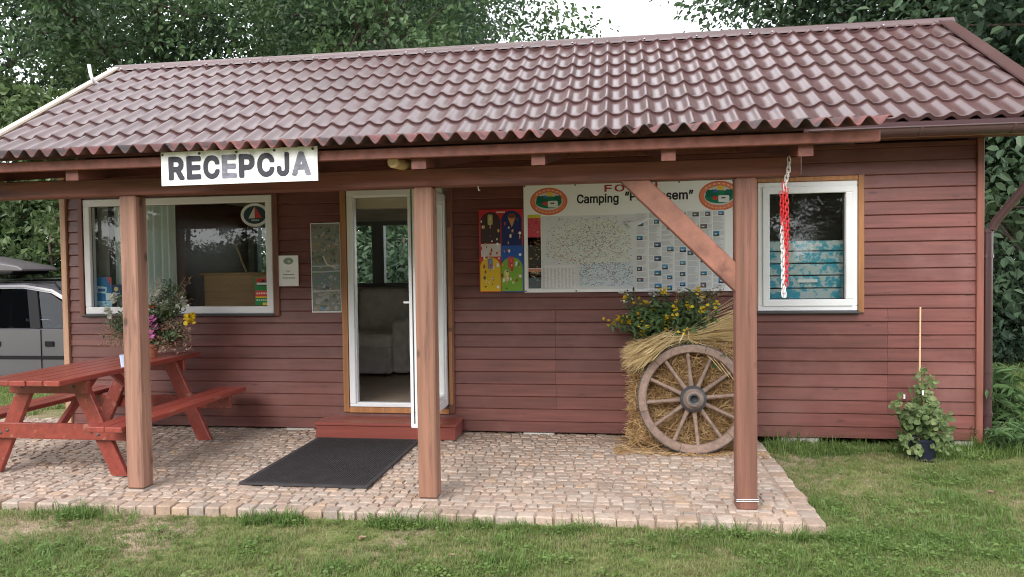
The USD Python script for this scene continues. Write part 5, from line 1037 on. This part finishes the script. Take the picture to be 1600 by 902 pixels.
rows_ = [[(x, y, zz(z)+dz) for y, dz in ((ins, -.03), (ins+.02, .01), (ins+.16, .045), (W2/2, .06), (W2-ins-.16, .045), (W2-ins-.02, .01), (W2-ins, -.03))] for x, ins, z in prof]
rv = np.array(rows_).reshape(-1, 3); rv = np.vstack([rv, rv-[0, 0, .025]]); rf_ = []
for a in range(6):
    for b in range(6): k = a*7+b; rf_ += [(k, k+7, k+8), (k, k+8, k+1), (k+49, k+57, k+56), (k+49, k+50, k+57)]
rm = trimesh.Trimesh(rv, rf_, process=False); obj('roof', rm, 'car_paint', car, smooth=40)
def quad(name, a, b, c_, d_, mat): o = np.array([a, b, c_, d_], float); obj(name, trimesh.Trimesh(np.vstack([o, o+[.003, 0, -.003]]), [(0, 1, 2), (0, 2, 3), (4, 6, 5), (4, 7, 6)], process=False), mat, car)
quad('windscreen', (1.16, .08, 1.01), (1.16, W2-.08, 1.01), (.46, W2-.22, zz(1.30)), (.46, .22, zz(1.30)), 'car_glass'); quad('rear_window', (-2.14, .10, 1.04), (-2.14, W2-.10, 1.04), (-1.88, W2-.24, zz(1.46)), (-1.88, .24, zz(1.46)), 'dark_glass')
obj('dashboard', soft(.72, 1.10, .16, W2-.16, .90, 1.06, .04), 'grey_plastic', car, smooth=40)
for y in (.30, 1.0): obj('front_seat', [soft(-.62, -.40, y, y+.46, .55, 1.12, .06), soft(-.40, .3, y, y+.46, .50, .68, .06)], 'car_black', car, smooth=40)
obj('rear_seat', soft(-1.55, -1.35, .2, W2-.2, .5, 1.02, .06), 'car_black', car, smooth=40)
obj('rear_bumper', soft(-2.33, -2.15, .05, W2-.05, .34, .60, .06), 'car_black', car, smooth=40); obj('front_bumper', soft(2.60, 2.82, .05, W2-.05, .28, .58, .06), 'car_black', car, smooth=40)
for x in (-.95, -1.60): obj('roof_bar', cbox(x-.03, x+.03, .16, W2-.16, 1.845, 1.875, .008), 'steel', car)
rb = thing('roof_box', 'long grey roof box strapped on top of the estate car', 'roof box', None, (cx0, cy0, cz0))
import manifold3d as mf
def hull_box(pts, r): 
    s = mf.Manifold.sphere(r, 16); m = mf.Manifold.batch_hull([s.translate(p) for p in pts]).to_mesh(); return trimesh.Trimesh(np.array(m.vert_properties[:, :3]), np.array(m.tri_verts))
obj('lower_shell', hull_box([(x, y, z) for y in (.28, 1.06) for x, z in ((-.80, 1.97), (-.76, 1.99), (-2.6, 1.95), (-2.6, 1.99))], .03), 'car_black', rb, smooth=40)
obj('lid', hull_box([(x, y, z) for y, dz in ((.28, 0), (.42, .05), (.92, .05), (1.06, 0)) for x, z in ((-.58, 2.025), (-.66, 2.07+dz*.2), (-1.5, 2.20+dz), (-2.5, 2.23+dz), (-2.62, 2.04))], .025), 'box_grey', rb, smooth=40)
for x in (-.95, -1.60): obj('clamp', cbox(x-.06, x+.06, .5, .62, 1.877, 1.925, .006), 'car_black', rb)
ps = thing('parking_sign', 'blue parking sign with a white P on a grey post beyond the car', 'sign')
q0, q1 = at(44, 521, 6.4), at(73, 443, 6.4)
pr = at(75, 440, 6.4)
obj('post', tube([(pr[0], 6.43, float(ground_z(pr[0], 6.43))-.2), (pr[0], 6.43, at(75, 435, 6.4)[2])], .035, 12), 'grey_plastic', ps, smooth=40)
obj('panel', cbox(q0[0]-.04, q1[0], 6.40, 6.42, q0[2], q1[2], .003), 'sign_white', ps)
w_ = q1[0]-q0[0]; hz_ = q1[2]-q0[2]
obj('blue_field', cbox(q0[0]-.02, q1[0]-.03, 6.396, 6.3995, q0[2]+.28*hz_, q1[2]-.05*hz_, 0), 'blue_sign', ps)
obj('letter', text('P', q0[0]+.03, 6.3955, q0[2]+.38*hz_, .38*hz_, True, .20, .002), 'sign_white', ps)
obj('plate', cbox(q0[0]-.02, q1[0]-.03, 6.396, 6.3995, q0[2]+.05*hz_, q0[2]+.20*hz_, 0), 'blue_sign', ps)

# ================================================================== trees, hedges
BIG = dict(height=13.5, crown_r=4.7, crown_z0=3.4, n_leaf=62000, size=.14, trunk_r=.24, limbs=15)
oak = tree('broadleaf_tree', 'large dark green broadleaved tree over the middle of the roof, left of the sky gap', 101, (-5.0, 10.2, -.1), 'leaf_maple', **BIG)
elm = tree('tall_tree', 'tall dense tree rising over the right half of the roof, right of the sky gap', 102, (6.25, 9.6, -.1), 'leaf_dark', **{**BIG, 'limbs': 14, 'crown_r': 4.6, 'height': 14.5, 'crown_z0': 1.8})
dup(oak, 'broadleaved tree behind the left part of the roof, left of the middle one', (-11.8, 10.6, -.1), 130, 1.02)
dup(elm, 'dense tree behind the left end of the roof at the edge of the frame', (-18.0, 11.0, -.1), 70, 1.0)
dup(elm, 'tree in the second row behind the roof, showing between two nearer crowns', (-8.4, 17.5, -.1), 200, 1.02)
dup(oak, 'tall tree beyond the right gable at the right edge of the frame', (12.6, 10.6, -.1), 250, 1.0)
dup(elm, 'tree in the second row behind the right gable', (13.0, 17.0, -.1), 20, 1.12)
for x, y, r_, sc, lb in ((-12.5, 26, 80, 1.35, 'far tree filling the view between the crowns left of the middle of the roof'), (-8.5, 24.5, 220, 1.15, 'far tree showing just left of the broadleaved tree by the sky gap'), (17.5, 25, 140, 1.3, 'far tree behind the crowns right of the sky gap')): dup(elm, lb, (x, y, -.1), r_, sc)
dup(elm, 'very tall tree standing behind the right-hand trees, beyond the gable', (9.6, 11.5, -.1), 300, 1.42)
dup(oak, 'tall broad tree behind the right third of the roof', (8.4, 11.2, -.1), 20, 1.4)
dup(elm, 'nearer leafy tree beside the right gable, its trunk showing past the corner', (8.3, 7.2, -.1), 160, 1.18)
sap = tree('sapling', 'young light green tree with yellowish tips left of the roof edge', 103, (-10.9, 6.0, -.1), 'leaf_light', height=5.6, crown_r=1.15, crown_z0=1.2, n_leaf=6500, size=.15, trunk_r=.05, limbs=12, group=None)
dup(sap, 'young light green tree at the very left edge of the frame above the car', (-13.4, 7.0, -.1), 80, 1.12)
dup(sap, 'short young tree close behind the left roof edge', (-9.2, 6.6, -.1), 200, .86)
hd = thing('hedge_shrub', 'big-leaved green shrub behind the car, beside the cabin corner', 'shrub', None, (-11.2, 7.6, -.15)); obj('foliage', bush_leaves(111, 1.9, 1.1, 3.9, 11000, .16), 'leaf_hedge', hd); obj('stem', stems([np.array([[x, 0, -.1], [x*1.2, .1, 1.2], [x*1.6, .1, 2.6]]) for x in (-.5, 0, .4)], .03), 'bark', hd)
dup(hd, 'big-leaved green shrub behind the car at the left edge of the frame', (-13.9, 7.9, -.15), 150, 1.06)
dup(hd, 'dark shrub in the undergrowth left of the car, mostly outside the frame', (-16.8, 8.2, -.15), 60, 1.1)
rh = thing('dark_shrub', 'dark ivy-like shrub at the foot of the trees right of the cabin', 'shrub', None, (8.3, 7.4, -.15)); obj('foliage', bush_leaves(121, 2.0, 1.2, 2.6, 10000, .12), 'leaf_dark', rh); obj('stem', stems([np.array([[x, 0, -.1], [x*1.2, .1, 1.0], [x*1.6, .1, 1.8]]) for x in (-.5, 0, .4)], .03), 'bark', rh)
for x, y, r, s, lb in ((6.3, 6.8, 90, .9, 'dark shrub close behind the right corner of the cabin'), (11.0, 7.8, 200, 1.15, 'dark shrub under the trees at the right edge of the frame'), (14.0, 8.6, 30, 1.3, 'dark shrub in the undergrowth right of the frame'), (3.2, 8.4, 10, 1.0, 'dark shrub behind the cabin seen through its rear window panes'), (-4.6, 7.6, 130, 1.25, 'shrub behind the cabin seen through the open door and rear window'), (-7.6, 7.4, 240, 1.2, 'shrub behind the left end of the cabin')):
    dup(rh, lb, (x, y, -.15), r, s)
# the wood across the lawn, behind the photographer: it stands in the window reflections
pine = tree('pale_trunk_tree', 'pale-stemmed tree of the wood across the lawn', 104, (2.2, -30.5, -.1), 'leaf_dark', 'pale_bark', height=12, crown_r=2.6, crown_z0=5.0, n_leaf=14000, size=.20, trunk_r=.14, limbs=12, group='trees of the wood across the lawn')
for k, x in enumerate((-30, -25, -20, -15.6, -11.4, -8.4, -5.3, -2.4, -.3, 4.4, 6.1, 8.2, 11.2, 14.5, 18, 22)): dup(pine, 'pale-stemmed tree of the wood across the lawn', (x+rng.uniform(-.4, .4), -31+rng.uniform(-1.5, 1.5), -.1), rng.uniform(0, 360), rng.uniform(.9, 1.1))
for k, x in enumerate((-36, -28, -20, -13, -6, 1, 8, 15, 22)): dup(elm, 'dense tree at the back of the wood across the lawn', (x, -38+rng.uniform(-1, 1), -.1), rng.uniform(0, 360), rng.uniform(.8, .95), group='dense trees at the back of the wood across the lawn')
for k, x in enumerate(np.arange(-34, 24, 4.0)): dup(rh, 'tall undergrowth shrub of the wood across the lawn', (x, -26+rng.uniform(-.5, .5), -.15), rng.uniform(-25, 25)+180*(k % 2), rng.uniform(1.5, 1.8), group='tall shrubs of the wood across the lawn')
for k, x in enumerate(np.arange(-27, 18, 2.7)): dup(rh, 'undergrowth shrub of the wood across the lawn', (x, -20+rng.uniform(-.5, .5), -.15), rng.uniform(-25, 25)+180*(k % 2), rng.uniform(1.15, 1.4), group='shrubs of the wood across the lawn')

# ================================================================== grass
def tuft(seed, n, h, w, spread, droop=.35):
    g = np.random.default_rng(seed); b = np.c_[g.normal(0, spread, (n, 2)), np.full(n, -.004)]; az = g.uniform(0, 2*np.pi, n); hh = h*g.uniform(.45, 1.15, n); out = np.c_[np.cos(az), np.sin(az), 0*az]; side = np.c_[-np.sin(az), np.cos(az), 0*az]*w/2
    tilt = g.uniform(.1, .75, n)[:, None]; m = b+out*tilt*(hh*.45)[:, None]+[0, 0, 1]*(hh*.6)[:, None]; t = b+out*(tilt*hh[:, None]*(1+droop))+[0, 0, 1]*(hh*(1-.3*tilt[:, 0]))[:, None]
    v = np.stack([b-side, b+side, m+side*.8, m-side*.8, t], 1).reshape(-1, 3); k = np.arange(n)[:, None]*5; return trimesh.Trimesh(v, np.vstack([k+[0, 1, 2], k+[0, 2, 3], k+[3, 2, 4]]), process=False)
def clover(seed, n):
    g = np.random.default_rng(seed); c = np.c_[g.normal(0, .03, (n, 2)), g.uniform(.012, .045, n)]; az = g.uniform(0, 2*np.pi, n); return leaves(c, unit(np.c_[g.normal(0, .3, (n, 2)), np.ones(n)]), np.c_[np.cos(az), np.sin(az), 0*az+.1], g.uniform(.012, .03, n), .7)
gi = UsdGeom.PointInstancer.Define(stage, '/World/grass'); tag(gi, kind='stuff')
protos = [('short_tuft', tuft(1, 15, .040, .0038, .022), 'blade'), ('short_tuft', tuft(2, 15, .034, .0036, .026), 'blade'), ('lush_tuft', tuft(3, 16, .075, .0048, .022), 'blade_lush'), ('lush_tuft', tuft(4, 14, .11, .0055, .02), 'blade_lush'), ('broad_weed', clover(5, 14), 'blade_lush'), ('long_tuft', tuft(6, 16, .22, .006, .03, .6), 'blade_lush'), ('far_tuft', tuft(7, 22, .06, .009, .06), 'blade'), ('dry_tuft', tuft(8, 13, .030, .0036, .028), 'blade_dry')]
paths = [obj(nm, m, mt_, gi).GetPath() for nm, m, mt_ in protos]
gi.CreatePrototypesRel().SetTargets(paths)
g = np.random.default_rng(77); pos, idx, scl = [], [], []
def scatter(n, x0, x1, y0, y1, choose, keepf):
    x, y = g.uniform(x0, x1, n), g.uniform(y0, y1, n); k = keepf(x, y); x, y = x[k], y[k]; z = ground_z(x, y); pos.append(np.c_[x, y, z]); i = choose(x, y); idx.append(i); scl.append(g.uniform(.7, 1.25, len(x)))
def bare(x, y): return meshkit.fbm(np.stack([x*.9, y*.9, 0*x], -1), 4, 9)
on_lawn = lambda x, y: ~((x < PX1+.03) & (x > -6.75) & (y > front_edge(x)-.03) & (y < 3.8)) & ~((x > XL) & (x < XR+.02) & (y > .10) & (y < YB))
def near_edge(x, y): return (np.abs(y-front_edge(x)+.06) < .10) & (x < PX1+.05)
def by_wall(x, y): return (x > PX1) & (np.abs(y+.22) < .14+.10*np.sin(x*5)) & (x < 3.5)
short = lambda x, y: np.where(by_wall(x, y) & (g.uniform(size=len(x)) < .5), g.choice([2, 3, 4, 2], len(x)), np.where(near_edge(x, y) & (meshkit.noise(np.stack([x*1.7, y*0, 0*x], -1), 6) > .42), g.choice([1, 2, 4, 0, 1, 3], len(x), p=[.25, .22, .13, .25, .08, .07]), np.where(bare(x, y)+.10*(x > 1.5) < .46, g.choice([0, 1, 2, 4, 7], len(x), p=[.42, .34, .08, .05, .11]), g.choice([0, 1, 4, 7], len(x), p=[.34, .36, .02, .28]))))
thin = lambda x, y: on_lawn(x, y) & (g.uniform(size=len(x)) < np.clip(1.25-1.7*np.clip(bare(x, y)-.40, 0, 1)*3, .30, 1))
scatter(22000, -5.2, 2.8, -3.75, -2.2, short, thin)
scatter(20000, 1.1, 4.6, -3.4, .25, short, thin)
scatter(1500, -5.0, 1.4, -2.56, -2.34, lambda x, y: g.choice([2, 3, 4, 2], len(x)), lambda x, y: near_edge(x, y) & on_lawn(x, y) & (meshkit.noise(np.stack([x*2.2, y*0, 0*x], -1), 4) > .5))
scatter(170, 1.3, 3.6, -.42, .02, lambda x, y: g.choice([3, 5, 2, 4], len(x), p=[.4, .12, .28, .2]), lambda x, y: on_lawn(x, y) & (y > -.34+.18*meshkit.noise(np.stack([x*3, 0*x, 0*x], -1), 2)))
scatter(260, 3.1, 3.9, -.3, .9, lambda x, y: g.choice([5, 3], len(x)), on_lawn)
scatter(9000, 2.9, 11.5, .2, 7.5, lambda x, y: g.choice([6, 2, 3], len(x), p=[.7, .2, .1]), on_lawn)
scatter(7000, -15, -5.8, -1.5, 8, lambda x, y: g.choice([6, 2], len(x), p=[.85, .15]), on_lawn)
pos, idx, scl = np.vstack(pos), np.concatenate(idx), np.concatenate(scl); rz_ = g.uniform(0, 2*np.pi, len(pos))
gi.CreatePositionsAttr(Vt.Vec3fArray.FromNumpy(pos.astype(np.float32))); gi.CreateProtoIndicesAttr(Vt.IntArray.FromNumpy(idx.astype(np.int32)))
gi.CreateScalesAttr(Vt.Vec3fArray.FromNumpy(np.repeat(scl[:, None], 3, 1).astype(np.float32)))
gi.CreateOrientationsAttr(Vt.QuathArray([Gf.Quath(float(np.cos(a/2)), 0, 0, float(np.sin(a/2))) for a in rz_]))
# a few fallen leaves on the grass and paving
for k, (px, py, zz) in enumerate(((268, 808, -.045), (700, 870, -.04), (1028, 828, -.04), (1300, 700, -.04), (1545, 770, -.04), (1190, 716, .01), (560, 842, -.04))):
    d_ = CF+((px-800)*CR-(py-451)*CU)/FPX; p_ = CC+d_*((zz-CC[2])/d_[2]); lf = thing('fallen_leaf', ['tan fallen leaf on the grass before the left post', 'tan fallen leaf on the grass at the bottom edge of the frame', 'curled tan leaf on the grass before the right post', 'brown leaf on the grass beside the right paving edge', 'brown leaf on the worn grass at far right', 'brown leaf on the corner of the paving by the wall', 'brown leaf on the grass before the mat'][k], 'leaf', None, p_)
    obj('blade', leaves(np.array([[0, 0, .004], [0, 0, .004], [0, 0, .004]]), np.array([[0, 0, 1.]]*3), np.array([[1, .2, .1], [.6, .9, .1], [.5, -.8, .12]]), np.array([.05, .04, .04])), 'dry_bits', lf)
